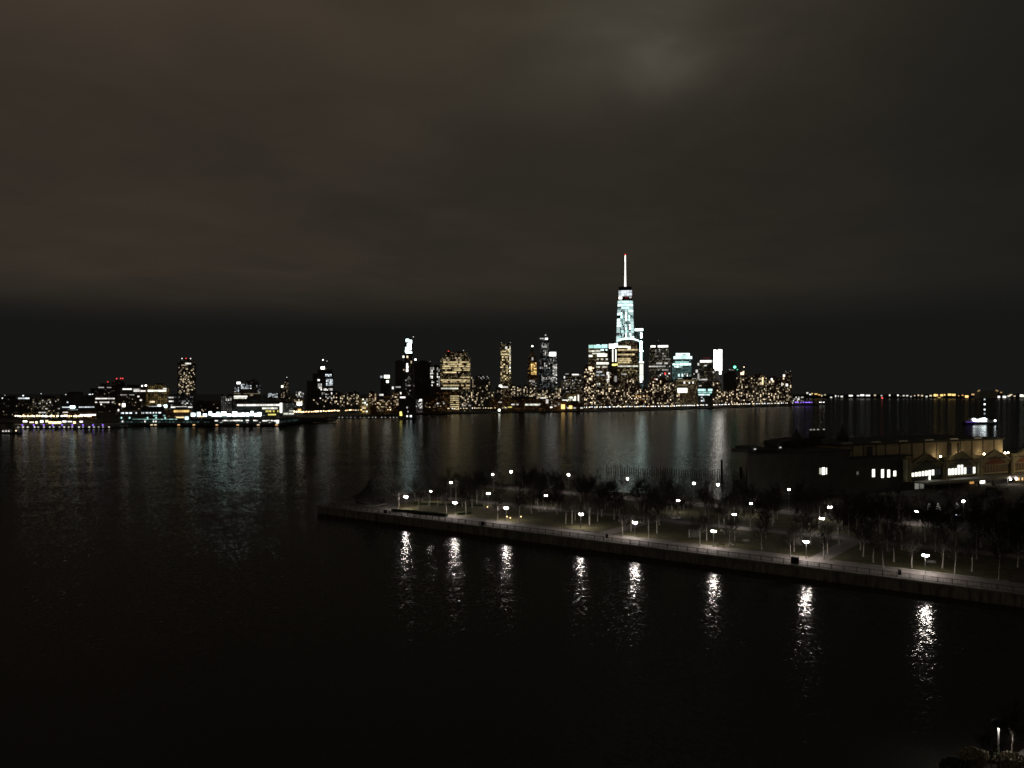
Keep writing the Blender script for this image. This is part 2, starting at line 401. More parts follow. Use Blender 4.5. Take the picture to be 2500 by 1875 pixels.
def bld(label, tiers, D, look='dark', wins=(), cat='building', name='tower', depth=None, group=SKY, turn=None, roof=True, base=2.4, floor=3.9, bay=3.4):
    x0 = min(t[0] for t in tiers); x1 = max(t[1] for t in tiers)
    xc = (x0 + x1) / 2
    c = at(xc, HY, D)
    azi = math.atan2(c.x, c.y); ca = math.cos(azi); k = D / F
    t = thing(name, label, cat, (c.x, c.y, base), -azi + (R.uniform(-.06, .06) if turn is None else turn), group)
    t['D'] = D
    X = lambda px: (px - xc) * k * ca
    Z = lambda py: CZ - (py - HY) * k - base
    wid = X(x1) - X(x0); dep = depth or max(14, min(45, wid * .8))
    fm = facade(*LOOK[look], bay, floor) if isinstance(look, str) else look
    z0 = 0.0; b = MB(); fr = []
    for i, (a, e, y) in enumerate(tiers):
        z1 = Z(y); b.box(X(a), X(e), i * .9, dep - i * 1.1, z0, z1); fr.append((z0, z1, i * .9)); z0 = z1 - .02
    b.build('wall', fm, t)
    top = fr[-1]; a, e, y = tiers[-1]
    if roof:
        b = MB(); w = X(e) - X(a); r = R.random() * .3
        b.box(X(a) + w * (.12 + r), X(a) + w * (.55 + r), top[2] + 3, dep * .7, top[1] - .05, top[1] + min(6, max(2, w * .10)))
        b.build('roof', M['roofdk'], t)
    def front(z):
        for f0, f1, y in fr:
            if f0 <= z <= f1: return y
        return fr[-1][2]
    def put(px, py, w, h, hue, s, nm='window'):
        z = Z(py)
        if z < .5: return
        link(nm, wmesh(hue, s), t, (X(px), front(z) - .12, z), (max(.8, w * k * ca), .5, max(.8, h * k)))
    for q in wins:
        if q[0] == 'r':                         # scattered lit windows on the floor grid
            _, n_, hue, s, xa, xb, ya, yb, w, h = q
            w, h, s = w * .84, h * .84, s * 1.15
            seen = set()
            gx, gy = max(w * 1.25, 2.4), max(h * 1.25, 2.6)
            for _i in range(n_ * 4):
                cx = R.randrange(max(1, int((xb - xa) / gx))); cy = R.randrange(max(1, int((yb - ya) / gy)))
                if (cx, cy) in seen: continue
                seen.add((cx, cy))
                put(xa + (cx + .5) * (xb - xa) / max(1, int((xb - xa) / gx)), ya + (cy + .5) * gy, w * R.uniform(.65, 1.1), h * R.uniform(.75, 1.05), hue, round(s * R.choice((.25, .5, .9, 1.7)), 3))
                if len(seen) >= n_: break
        elif q[0] == 'b':                       # one lit floor, in runs
            _, y, xa, xb, hue, s, h, seg, keep = q
            x = xa
            while x < xb - .5:
                l = min(xb - x, seg * R.uniform(.6, 1.5))
                if R.random() < keep: put(x + l / 2, y, l * .94, h, hue, round(s * R.choice((.6, .8, 1, 1.2)), 3))
                x += l
        elif q[0] == 'p':
            _, x, y, w, h, hue, s = q[:7]
            put(x, y, w, h, hue, s, q[7] if len(q) > 7 else 'window')
        elif q[0] == 'm':                       # mast
            _, x, ya, yb, r = q
            MB().tube([(X(x), dep * .3, Z(ya) - 1), (X(x), dep * .3, Z(yb))], [r, r * .6], 6).build('mast', M['metal'], t)
        elif q[0] == 'l':                       # small lamp standing on the roof
            _, x, y, r, hue, s = q
            b = MB(); b.ball((X(x), dep * .3, Z(y)), r); b.build('roof_lamp', em(hue, s * (.6 if hue == 'red' else 1)), t)
            MB().tube([(X(x), dep * .3, top[1] - .5), (X(x), dep * .3, Z(y) - r * .9)], [.35, .25], 5).build('lamp_mast', M['metal'], t)
    return t

# --- west side streets, left of the view
bld('low dark block at the far left edge with white lamps along its roofline', [(-12, 80, 974)], 1500, 'dark', [('b', 972.5, 44, 72, 'cw', 1.6, 3, 8, 1), ('l', 57, 966, 1, 'cw', 3), ('l', 6, 972, .9, 'cw', 2), ('l', 12, 965, .6, 'cw', 1), ('r', 9, 'ww', .5, 0, 76, 985, 1025, 2, 2)], name='low_building')
bld('dim gridded apartment block above the violet-lit pier', [(76, 148, 972)], 1440, 'dim', [('r', 20, 'wh', .9, 80, 146, 976, 1000, 2.6, 2.2), ('b', 1007, 94, 112, 'wh', 1.3, 2.4, 6, .8), ('r', 8, 'ww', .6, 80, 146, 1000, 1028, 2, 2), ('l', 100, 961, .7, 'cw', 1.2)], name='apartment_building')
bld('low amber-lit block in front of the dim gridded apartments', [(56, 78, 1008)], 1405, 'grid', [('r', 3, 'gold', .5, 58, 76, 1012, 1028, 2, 2)], name='low_building')
bld('black long block with a row of white lamps along its flat roof', [(148, 232, 964)], 1500, 'black', [('b', 994, 152, 230, 'cw', 1.3, 2.4, 5, .7), ('p', 177, 993.5, 12, 6, 'ice', 5), ('b', 1000, 165, 190, 'cw', .5, 1.6, 4, .6), ('p', 165, 982, 3, 3, 'cw', 1.5)] + [('l', x, 966 - R.random() * 4, .9, 'cw', 1.6) for x in (160, 167, 190, 200, 209, 218, 221, 226)], name='office_building')
bld('low red brick warehouse with a white ground floor window row', [(152, 196, 1006), (154, 180, 1003)], 1400, 'brick', [('b', 1013, 195, 196, 'wh', 1, 2, 2, 1), ('b', 1006.5, 153, 166, 'wh', 1.2, 2.2, 6, .9), ('b', 1019.5, 153, 188, 'ww', 1.0, 1.8, 4, .6)], name='warehouse')
bld('low dark shed with a bright white window row beside the brick warehouse', [(194, 236, 1005)], 1395, 'brick', [('b', 1013, 195, 234, 'wh', 2.4, 3.4, 7, .96)], name='warehouse')
bld('stepped dark hospital block with red lamps above its roof', [(222, 292, 948), (246, 306, 936), (276, 304, 931)], 1900, 'dark',
    [('l', 264, 932, 1.1, 'red', 3), ('l', 279, 931.5, 1.0, 'red', 2), ('l', 286, 924, 1.2, 'red', 4), ('l', 296, 923.5, 1.2, 'red', 4), ('l', 301, 923.5, 1.2, 'red', 4),
     ('b', 946, 240, 254, 'wh', .9, 2.4, 6, .9), ('b', 946, 261, 272, 'wh', .35, 2, 5, 1), ('b', 973, 233, 280, 'wh', 1.4, 2.8, 8, .85), ('b', 982, 232, 278, 'wh', 1.1, 2.6, 8, .8), ('r', 16, 'ww', .6, 226, 300, 950, 1005, 2.4, 2), ('p', 247, 987, 3, 3.4, 'wh', 2)], name='hospital_building')
bld('dark block with broken strips of white windows below the red roof lamps', [(284, 358, 946)], 1650, 'dark',
    [('b', 950, 299, 322, 'wh', 1.9, 3, 7, .95), ('b', 950.5, 325, 342, 'wh', .9, 2.4, 5, .9), ('b', 954.5, 326, 357, 'wh', 1.5, 3, 5, .85), ('b', 964, 294, 328, 'wh', .6, 2, 5, .8), ('p', 338, 968, 5, 3, 'wh', 1.4), ('p', 344, 977, 5, 3.2, 'wh', 1.3),
     ('r', 14, 'ww', .5, 288, 356, 968, 1000, 2.4, 2), ('p', 302, 989, 7, 8, 'pale', 6), ('p', 292, 987, 3, 4, 'ww', 2), ('l', 347, 942, 1.4, 'wh', 4), ('l', 356, 941, 1.8, 'wh', 5), ('l', 386, 943, .8, 'wh', 1)], name='office_building')
bld('wide warehouse with a dim amber window grid and bright top floor', [(356, 414, 948), (362, 406, 940)], 1600, 'grid',
    [('b', 954, 361, 406, 'pale', 2.2, 4, 5.5, .95), ('b', 949, 398, 407, 'wh', 1.2, 3, 3, 1), ('b', 981, 366, 378, 'ww', 1.8, 4, 4, 1), ('b', 993, 354, 392, 'cw', 1.0, 2.6, 4, .8), ('p', 389, 991, 8, 6, 'ice', 3.5), ('p', 404, 992, 8, 7, 'ice', 4)], name='warehouse')
bld('low row of shops under the amber gridded warehouse', [(280, 424, 1002)], 1420, 'dark', [('b', 1008, 296, 424, 'cw', 1.8, 3, 3, .5), ('b', 1015, 374, 424, 'teal', .7, 3, 8, .7), ('p', 290, 1001, 3, 5, 'wh', 2)], name='low_building')
bld('slim dark-topped hotel slab standing alone, speckled with warm windows', [(433, 478, 884), (437, 474, 879)], 1750, 'dark',
    [('r', 92, 'ww', .85, 436, 476, 893, 966, 2.2, 3), ('b', 887.5, 452, 466, 'wh', 1.5, 3.4, 5, 1), ('b', 891.5, 438, 456, 'ww', .5, 2.4, 4, .8), ('l', 444, 875, 1.1, 'wh', 1.6), ('l', 454, 875, 1.3, 'red', 3), ('l', 465, 875, 1.1, 'wh', 1.6)], name='hotel_tower', floor=3.2)
bld('small dim block at the foot of the lone hotel slab', [(410, 470, 968)], 1600, 'dimc', [('b', 970.5, 412, 424, 'wh', 1.1, 3, 6, 1), ('b', 979.5, 412, 424, 'wh', 1.3, 3, 6, 1), ('r', 12, 'wh', .8, 440, 468, 978, 994, 2.6, 2.4), ('b', 994, 414, 470, 'wh', 1.6, 3, 4, .6)], name='low_building')
bld('low row with amber shopfronts beside the floodlit field', [(404, 470, 1000)], 1390, 'brick', [('b', 1004, 424, 462, 'amber', 1.6, 5, 6, .95), ('b', 1018.5, 426, 448, 'gold', 2.2, 3, 6, .95)], name='low_building')
bld('broad dark block with stepped top and one row of pale yellow windows', [(540, 640, 962), (570, 636, 946), (600, 632, 929)], 1800, 'dark',
    [('b', 968, 571, 604, 'pale', 2.0, 3.4, 6, 1), ('b', 972, 571, 602, 'pale', 1.4, 2.6, 5, .9), ('b', 964.5, 606, 618, 'ww', .4, 2.6, 4, .8), ('p', 582.5, 935, 9, 5, 'wh', 4), ('r', 10, 'cw', .9, 572, 584, 945, 958, 3, 3), ('r', 22, 'cw', 1.0, 588, 614, 937, 952, 3, 3), ('r', 8, 'cw', .5, 626, 636, 937, 962, 2, 3), ('b', 961, 570, 636, 'ww', .2, 2, 6, .8)], name='office_building')
bld('pale-fronted low house block left of the stepped dark block', [(540, 566, 968)], 1600, 'grey', [('r', 6, 'wh', .8, 550, 566, 972, 984, 4, 3)], name='low_building')
bld('stepped apartment building ending in a lit pinnacle', [(652, 712, 962), (684, 708, 948), (691, 704, 935), (696, 702, 925)], 1850, 'dark',
    [('r', 24, 'cw', .7, 654, 678, 960, 972, 3, 2.4), ('r', 16, 'ww', .5, 692, 704, 932, 960, 2, 2.6), ('r', 14, 'ww', .5, 686, 710, 958, 974, 2, 2), ('p', 689, 943.5, 5, 5, 'pale', 3), ('l', 700, 921, .9, 'wh', 1.2), ('m', 699, 926, 920, .8)], name='apartment_tower')
bld('long low lit pavilion with white and yellow window rows by the floodlit field', [(571, 684, 985)], 1420, 'dark',
    [('b', 989, 579, 684, 'wh', 1.8, 4.4, 7, .9), ('b', 997, 640, 678, 'pale', 1.5, 4, 6, .9), ('b', 1004, 642, 680, 'yel', 1.1, 4.6, 4.5, .85), ('b', 1009, 578, 608, 'wh', 1.8, 3, 6, .9), ('p', 686.5, 996, 5.5, 24, 'pale', 3.0), ('b', 1012.5, 646, 680, 'yel', 1.3, 3.4, 5, .7), ('b', 1015, 572, 650, 'cw', .7, 1.8, 4, .7)], name='low_building')
bld('pale-walled block with an arched glow beside the lit pavilion', [(691, 716, 985)], 1430, 'grey', [('b', 1010, 692, 718, 'pale', .9, 4, 4, .9), ('b', 1003, 706, 718, 'pale', .6, 3, 4, .9)], name='low_building')
bld('thin stepped block between the pinnacle building and the dark twin tower', [(714, 742, 966), (722, 740, 958)], 1700, 'dimc', [('r', 12, 'wh', .9, 722, 742, 956, 970, 3, 3), ('p', 731, 985.5, 12, 8, 'pale', 5), ('p', 731, 1001, 8, 5, 'orange', 2), ('r', 6, 'ww', 1, 714, 742, 975, 982, 3, 3)], name='apartment_building')
bld('tall black tower with a bright lamp on its mast', [(750, 814, 930), (764, 814, 912), (776, 812, 902)], 1900, 'black',
    [('p', 788, 898, 9, 6, 'wh', 6, 'roof_lamp'), ('l', 789, 878, 1.4, 'wh', 4), ('l', 799, 881, 1, 'wh', .8), ('m', 789, 902, 879, .9), ('r', 14, 'cw', 1.2, 794, 810, 913, 920, 3, 3), ('r', 36, 'cw', 1.3, 796, 813, 925, 944, 2.8, 3.2), ('p', 778, 928, 5, 4, 'wh', 2), ('r', 10, 'wh', 1.2, 776, 786, 936, 956, 3, 4), ('r', 10, 'wh', 1, 790, 812, 948, 956, 3.4, 2.6), ('r', 12, 'wh', 1.2, 780, 812, 958, 976, 4, 3), ('r', 10, 'ww', .8, 752, 812, 975, 995, 3, 3)], name='apartment_tower')
# --- around the tunnel
bld('narrow block with a glaring pale sign on its top corner', [(929, 953, 917)], 2300, 'black', [('p', 944.5, 919.5, 13, 7, 'pale', 5), ('p', 931, 920, 5, 5, 'cw', .6), ('p', 946, 931.5, 6, 6, 'pale', 3), ('b', 964, 926, 936, 'wh', 1.5, 4, 4, 1)], name='office_tower')
bld('slender tower under construction with a blazing icy-white top', [(983, 1010, 880), (987, 1008, 862), (988, 1006, 830)], 2200, 'dark',
    [('p', 994.5, 831, 7, 7, 'ice', 5), ('p', 1002, 834, 7, 8, 'ice', 5), ('p', 999, 843, 10, 8, 'ice', 5), ('p', 997, 851, 14, 7, 'ice', 5), ('p', 993, 857, 8, 5, 'ice', 4), ('p', 998, 860.5, 15, 4, 'ice', 6),
     ('l', 1009, 822, 1.1, 'wh', 1.2), ('p', 985, 871, 4, 5, 'pale', 2.4), ('p', 994.5, 871, 4, 5, 'ww', 2), ('p', 1004, 884, 3, 6, 'ww', .8), ('p', 994, 890, 4, 6, 'wh', 2), ('p', 994.5, 896, 4.5, 6, 'wh', 3), ('p', 994, 904, 5, 7, 'wh', 3), ('p', 986, 903, 3, 3, 'ww', .8),
     ('r', 16, 'wh', .35, 990, 1002, 918, 975, 2, 4), ('p', 986, 971, 18, 5, 'wh', 2.5), ('p', 978, 960, 4, 5, 'wh', 1.6)], name='unfinished_tower', roof=False)
bld('black windowless slab left of the icy-topped tower', [(965, 984, 881)], 2350, 'black', [('b', 945, 966, 978, 'wh', .6, 3, 4, .7), ('p', 959, 947, 4, 6, 'wh', 1.6)], name='office_tower')
bld('wide black windowless slab right of the icy-topped tower', [(1011, 1051, 884)], 2350, 'black', [('l', 1014, 877.5, 2.6, 'cw', 7), ('l', 1050, 882, .7, 'wh', .8), ('b', 942, 1003, 1011, 'wh', .6, 2.4, 4, 1)], name='office_tower')
bld('narrow dark block whose corners are dotted with white windows', [(1050, 1076, 893)], 2300, 'black', [('r', 22, 'wh', 1.3, 1050, 1060, 896, 944, 3, 3.4), ('r', 18, 'wh', 1.3, 1066, 1074, 897, 946, 3, 3.4)], name='office_tower')
bld('big square tower with gold office floors under a dark flat crown', [(1074, 1148, 946), (1075, 1148, 872), (1086, 1140, 858)], 2150, 'gold',
    [('b', 874, 1082, 1146, 'ww', .7, 3, 4, .5), ('b', 879, 1082, 1146, 'ww', .8, 3, 4, .6), ('b', 884, 1082, 1146, 'gold', 1.1, 3, 5, .8), ('b', 889, 1082, 1148, 'gold', 1.2, 3, 5, .8), ('b', 894, 1080, 1148, 'gold', 1.2, 3, 5, .75), ('b', 899, 1080, 1148, 'gold', .9, 3, 5, .8), ('b', 903.5, 1080, 1148, 'gold', .9, 3, 5, .7), ('b', 909, 1082, 1122, 'gold', 1.3, 3.2, 5, .9),
     ('b', 921, 1124, 1147, 'gold', .8, 2.6, 5, .9), ('b', 928, 1076, 1147, 'gold', .9, 3, 5, .95), ('b', 932, 1080, 1147, 'gold', .9, 2.6, 5, .8), ('b', 941, 1076, 1147, 'gold', .9, 3, 5, .85), ('b', 948.5, 1077, 1122, 'pale', 1.1, 3.4, 5, .95), ('b', 948, 1130, 1146, 'gold', .6, 2.8, 5, .9), ('l', 1094, 857, 1.4, 'red', 3), ('l', 1091, 860, 1.1, 'red', 2), ('l', 1131, 855, .9, 'wh', 1)], name='office_tower', roof=False)
bld('dark base block with one lit gold column of floors', [(1060, 1122, 956)], 2020, 'brick', [('b', y, 1099, 1121, 'gold', .9, 2.4, 6, .95) for y in (967, 972, 977, 982, 987.5, 993, 999)], name='office_building')
bld('dim side block below the big gold-floored tower', [(1122, 1150, 956)], 2030, 'dim', [('r', 16, 'ww', .9, 1124, 1148, 960, 990, 3, 3), ('b', 990, 1128, 1150, 'wh', .6, 3, 5, .7)], name='office_building')
bld('grey lit square block beside the vent shaft building', [(1014, 1032, 976)], 1900, 'grey', [('r', 12, 'wh', .8, 1015, 1031, 978, 998, 3, 3), ('p', 1027, 977, 6, 5, 'wh', 2)], name='low_building')
bld('long low red brick shed right of the vent shaft building', [(1032, 1086, 969)], 1880, 'brick', [('r', 12, 'ww', .5, 1034, 1084, 972, 996, 3, 2.4), ('b', 985, 1066, 1085, 'wh', .8, 3, 4, .7)], name='warehouse')
vs = bld('windowless grey vent shaft building standing out on the water', [(973, 1015, 974), (976, 1012, 972)], 1490, (lambda: M['darkwall'])(), [('p', 978.5, 1008, 5, 6, 'yel', 2.6), ('p', 979, 1013, 6, 4, 'yel', 2), ('p', 994, 995, 2.5, 4, 'wh', .8), ('p', 996, 1005, 2, 4, 'wh', .6), ('p', 1003, 1016, 4, 4, 'cw', 3), ('p', 994, 1016, 3, 4, 'wh', 2), ('b', 971.5, 976, 994, 'wh', .0, .1, 9, 0)], name='vent_building', depth=34, base=1.0)
bld('dark apartment tower with thin lit window columns', [(1150, 1198, 930), (1160, 1194, 918)], 2250, 'dark', [('r', 30, 'ww', .9, 1152, 1196, 932, 992, 2.6, 4), ('r', 8, 'wh', .5, 1160, 1196, 918, 928, 2.4, 3), ('r', 10, 'ww', 1, 1150, 1156, 920, 975, 2.4, 5)], name='apartment_tower')
bld('amber-lit low block at the middle of the far quay', [(876, 902, 972)], 1750, 'grid', [('r', 12, 'pale', 1.2, 884, 898, 973, 1008, 4, 4), ('r', 8, 'amber', 1.4, 880, 902, 990, 1010, 4, 4)], name='low_building')
# --- downtown
bld('slim square tower speckled with gold, its crown edges lit', [(1221, 1248, 842), (1223, 1246, 838)], 2700, 'gold',
    [('r', 58, 'gold', 1.2, 1222, 1247, 852, 932, 3.4, 3.4), ('r', 24, 'pale', 1.5, 1242, 1248, 845, 910, 3, 4), ('l', 1224, 836, .9, 'wh', .7), ('l', 1246, 836, .9, 'wh', .9), ('p', 1236, 849, 5, 6, 'wh', 1), ('b', 858, 1223, 1246, 'gold', .9, 3, 5, .8), ('b', 865, 1223, 1246, 'gold', 1.1, 3.4, 5, .8), ('p', 1222, 943, 7, 6, 'pale', 5), ('b', 945, 1226, 1240, 'wh', 1.6, 3.4, 4, .8)], name='apartment_tower', roof=False)
wt = bld('dark gothic tower with a lit pinnacle and orange glowing waist', [(1288, 1311, 885), (1290, 1309, 869), (1295, 1304, 858)], 2900, 'brick',
    [('r', 46, 'amber', 1.5, 1296, 1310, 885, 917, 3, 3.2), ('r', 6, 'orange', .5, 1289, 1296, 890, 915, 3, 3), ('p', 1300, 876, 4, 7, 'wh', .5), ('r', 8, 'wh', .5, 1292, 1310, 925, 950, 3, 3), ('b', 930, 1292, 1306, 'wh', .35, 4, 5, 1)], name='gothic_tower', roof=False)
kx = 2900 / F * math.cos(math.atan2((1299.5 - 1250) / F, 1))
MB().lathe([(6.5, 0), (5, 6), (1.6, 20), (.6, 27)], 8, (0, 10, CZ - (858 - HY) * 2900 / F - 2.6)).build('spire', M['darkwall'], wt)
MB().ball((0, 10, CZ - (845 - HY) * 2900 / F - 2.4), 3.0).build('pinnacle_lamp', em('pale', 5), wt)
bld('tallest slender grey tower rising in steps to a point', [(1316, 1344, 880), (1319, 1342, 850), (1320, 1341, 832), (1325, 1338, 822), (1329, 1335, 813)], 3000, 'dimc',
    [('b', 826.5, 1318, 1327, 'wh', .7, 3, 3, 1), ('p', 1334, 827, 7, 4.5, 'wh', 2.2), ('r', 12, 'wh', .5, 1322, 1340, 838, 852, 3, 3.4), ('r', 12, 'wh', .55, 1326, 1341, 855, 872, 3, 3.4), ('r', 14, 'wh', .5, 1319, 1343, 880, 905, 2, 5), ('r', 16, 'wh', .5, 1322, 1343, 918, 932, 3, 3), ('p', 1332, 818, 3, 3, 'wh', .7)], name='apartment_tower', roof=False)
bld('grey slab with a glaring white box on top', [(1342, 1361, 872), (1342, 1358, 858)], 2800, 'dimc', [('p', 1349.5, 864.5, 15, 9, 'wh', 7, 'roof_sign'), ('r', 26, 'wh', .8, 1349, 1360, 889, 918, 3, 3.4), ('r', 12, 'wh', .4, 1343, 1360, 872, 890, 3, 3), ('r', 16, 'wh', .7, 1344, 1360, 920, 936, 3, 3)], name='office_tower', roof=False)
bld('wide dim grey block with one white strip under its roof', [(1370, 1424, 930), (1378, 1422, 913)], 2650, 'dim', [('b', 914.5, 1396, 1413, 'wh', 1.8, 3.2, 17, 1), ('b', 913, 1380, 1388, 'wh', .5, 2, 4, 1), ('p', 1378, 921, 3, 5, 'wh', 1.4), ('r', 24, 'wh', .45, 1374, 1422, 925, 960, 3.4, 2.6)], name='office_building')
bld('low civic block with a greenish colonnade of lit windows', [(1383, 1416, 962)], 2300, 'grid', [('r', 16, 'pale', 1.2, 1386, 1402, 968, 982, 3.2, 5), ('p', 1404, 975, 4, 16, 'pale', 1.6), ('p', 1412, 972, 3.4, 16, 'wh', 1.4), ('p', 1379, 978, 13, 4, 'wh', 2.0), ('b', 983.5, 1400, 1417, 'wh', .8, 2.4, 4, .9)], name='low_building')
bld('front apartment tower full of warm windows from quay to roof', [(1425, 1455, 896), (1430, 1450, 890)], 2290, 'warm', [('r', 70, 'ww', 1.35, 1426, 1454, 897, 990, 3, 3.2), ('p', 1441, 899, 8, 8, 'ww', 2.2), ('p', 1441, 925, 6, 5, 'ww', 2)], name='apartment_tower')
bld('office tower with a teal-lit crown over pale yellow floors', [(1437, 1484, 856), (1436, 1484, 851), (1437, 1483, 841)], 2600, 'gold',
    [('b', 846, 1437, 1483, 'teal', 1.2, 7.5, 15, 1), ('b', 842, 1456, 1483, 'ice', 1.6, 2.2, 4, .7), ('b', 855, 1466, 1483, 'ice', 1.6, 5, 4, .8), ('b', 857, 1437, 1466, 'pale', 1.1, 3.4, 6, .9), ('b', 863, 1437, 1484, 'pale', 1.0, 3, 6, .7), ('p', 1470, 867, 24, 7, 'pale', 2.2), ('p', 1442, 869, 9, 5, 'pale', 1.6), ('b', 877, 1457, 1484, 'pale', 1.0, 4, 4, .7), ('b', 887, 1456, 1488, 'pale', 1.6, 5, 6, .85), ('b', 896, 1455, 1482, 'pale', 1.0, 4, 5, .8), ('b', 908, 1456, 1470, 'cw', .8, 3.6, 5, 1), ('b', 916, 1456, 1476, 'cw', .5, 3, 5, .8), ('r', 10, 'pale', .7, 1456, 1466, 935, 960, 4, 4)], name='office_tower', roof=False)
bld('slim shaft with two warm vertical light lines and a blazing white top', [(1486, 1512, 858), (1487, 1511, 840)], 2480, 'dark',
    [('p', 1494, 845, 14, 10, 'wh', 6), ('p', 1504, 843, 9, 9, 'wh', 5), ('p', 1510, 840, 4, 8, 'wh', 4), ('p', 1496, 868, 2.4, 30, 'pale', 2.6), ('p', 1503.5, 868, 2.6, 30, 'pale', 2.4), ('p', 1499, 890.5, 9, 4.5, 'yel', 3.0), ('p', 1506, 890, 4, 4, 'yel', 2.4), ('b', 925, 1492, 1506, 'wh', .3, 14, 4, 1)], name='office_tower', roof=False)
rt = bld('round-topped office tower with gold floors under a white glowing arc', [(1508, 1559, 848), (1513, 1556, 834)], 2450, 'gold',
    [('b', 847, 1508, 1532, 'pale', 3.0, 5, 12, 1), ('p', 1536, 849, 6, 7, 'pale', 2.6), ('b', 854, 1508, 1556, 'gold', 1.0, 3.6, 7, 1), ('b', 865.5, 1508, 1550, 'gold', 1.2, 3.4, 7, .95), ('b', 876, 1508, 1540, 'gold', .95, 4, 5, 1), ('b', 880.5, 1508, 1542, 'gold', .95, 3.4, 5, 1), ('b', 885, 1508, 1538, 'gold', .9, 3.4, 5, 1), ('b', 894, 1508, 1558, 'pale', 1.0, 3, 7, .95), ('b', 904, 1508, 1552, 'gold', .25, 3, 6, .8), ('b', 913.5, 1508, 1530, 'wh', .6, 3, 6, .9), ('r', 12, 'gold', .35, 1510, 1556, 898, 912, 4, 3)], name='office_tower', roof=False, turn=0)
k_ = 2450 / F; ca_ = math.cos(math.atan2((1533.5 - 1250) / F, 1))
b = MB(); pts = [((x - 1533.5) * k_ * ca_, CZ - (827.5 + 6 * (abs(x - 1533) / 27) ** 2 - HY) * k_ - 2.4) for x in range(1508, 1561, 4)]
b.poly_y([(p[0], p[1] - .2) for p in pts] + [(p[0], p[1] + 3.0) for p in reversed(pts)], -.7, 4).build('arc_light', em('ice', 4), rt)
b = MB(); b.poly_y([(pts[0][0], CZ - (847 - HY) * k_ - 2.4)] + [(p[0], p[1] - 1.2) for p in pts] + [(pts[-1][0], CZ - (847 - HY) * k_ - 2.4)], 1.4, 34).build('roof', M['roofdk'], rt)
bld('tall dark glass slab edged by one brilliant vertical light line', [(1552, 1571, 808)], 3050, 'glass',
    [('p', 1560, 805, 20, 5.5, 'ice', 4.5), ('p', 1565.5, 819, 4, 13, 'ice', 9), ('p', 1565, 846, 4.6, 27, 'ice', 10), ('p', 1566, 857, 9, 3, 'ice', 5), ('p', 1565, 873, 4.6, 24, 'ice', 5.0), ('p', 1566, 884.5, 11, 4, 'pale', 2.6), ('p', 1566, 902, 9, 26, 'pale', 1.3), ('p', 1566, 922, 9, 12, 'pale', 1.8), ('p', 1565, 931, 5, 6, 'wh', 3)], name='office_tower', roof=False)
bld('dark office block with a thin white roof strip and faint floors', [(1584, 1637, 878), (1586, 1632, 844)], 2750, 'dim',
    [('b', 845.5, 1588, 1631, 'wh', 3.0, 4.6, 6, .97), ('b', 887, 1585, 1631, 'wh', .9, 4, 6, .85), ('b', 894.5, 1584, 1636, 'wh', .7, 3, 7, .9), ('b', 903, 1600, 1632, 'wh', .35, 3.6, 6, .8), ('b', 877, 1612, 1637, 'wh', .3, 3, 6, .8), ('r', 14, 'wh', .3, 1590, 1630, 852, 874, 4, 3), ('m', 1606, 845, 832, 1.6), ('l', 1607, 831, 1.4, 'wh', .15), ('p', 1624, 912, 3.4, 5, 'red', 3, 'red_lamp'), ('p', 1599, 926, 6, 4, 'red', 1.0, 'red_lamp'), ('r', 12, 'wh', .9, 1584, 1636, 910, 935, 4, 3.4)], name='office_tower', roof=False)
dt = bld('stepped teal glass tower under a glowing white cap', [(1645, 1700, 924), (1642, 1688, 888), (1645, 1688, 881), (1649, 1686, 868)], 2660, 'teal',
    [('p', 1667, 865.5, 33, 6, 'ice', 5), ('b', 873, 1644, 1690, 'ice', 1.6, 6.5, 6, .9), ('b', 884, 1648, 1682, 'teal', .8, 3.4, 8, 1), ('b', 889.5, 1642, 1687, 'ice', 2.4, 4.4, 9, .9), ('r', 7, 'ice', 1.6, 1646, 1666, 892, 900, 3, 6), ('b', 916, 1655, 1668, 'ice', 1.8, 7, 4, .9), ('r', 5, 'wh', 1.6, 1670, 1696, 911, 920, 3, 4), ('b', 926, 1654, 1700, 'pale', .7, 4, 10, 1)], name='office_tower', roof=False)
MB().lathe([(22, 0), (20, 3), (13, 7), (5, 9), (.8, 10)], 18, (0, 18, CZ - (868 - HY) * 2660 / F - 2.4)).build('dome', M['copper'], dt)
bld('darker lower block with one cream-lit patch of floors', [(1648, 1702, 925)], 2600, 'gold', [('p', 1666, 953, 24, 11, 'pale', 2.4), ('p', 1692, 934, 3, 5, 'wh', 1.6), ('p', 1671, 934, 4, 5, 'wh', 1.6), ('p', 1683, 934.5, 3, 4, 'wh', 1.6), ('r', 14, 'ww', .8, 1642, 1660, 960, 988, 4, 4), ('b', 930, 1654, 1698, 'gold', .35, 3, 7, .9), ('b', 940, 1654, 1680, 'gold', .3, 3, 7, .9)], name='office_building')
bld('dark square tower with sloping shoulders and a white roof strip', [(1703, 1748, 932), (1705, 1746, 900), (1708, 1742, 888), (1709, 1738, 881)], 2700, 'dim',
    [('b', 882, 1709, 1737, 'wh', 2.4, 5, 7, 1), ('l', 1719, 873.5, 1, 'red', .8), ('l', 1725, 873.5, 1, 'red', 1), ('l', 1731, 873.5, 1, 'red', .8), ('p', 1722, 892.5, 7, 3, 'wh', .8), ('p', 1705, 889, 4, 6, 'wh', .9), ('p', 1701, 906, 5, 7, 'wh', .9), ('p', 1705, 919, 4, 14, 'wh', .45), ('p', 1720, 926.5, 14, 3, 'wh', .8), ('b', 927, 1706, 1714, 'wh', .4, 3, 4, 1), ('p', 1742, 909, 3, 4, 'wh', .8), ('p', 1743, 882, 4, 5, 'wh', 3)], name='office_tower', roof=False)
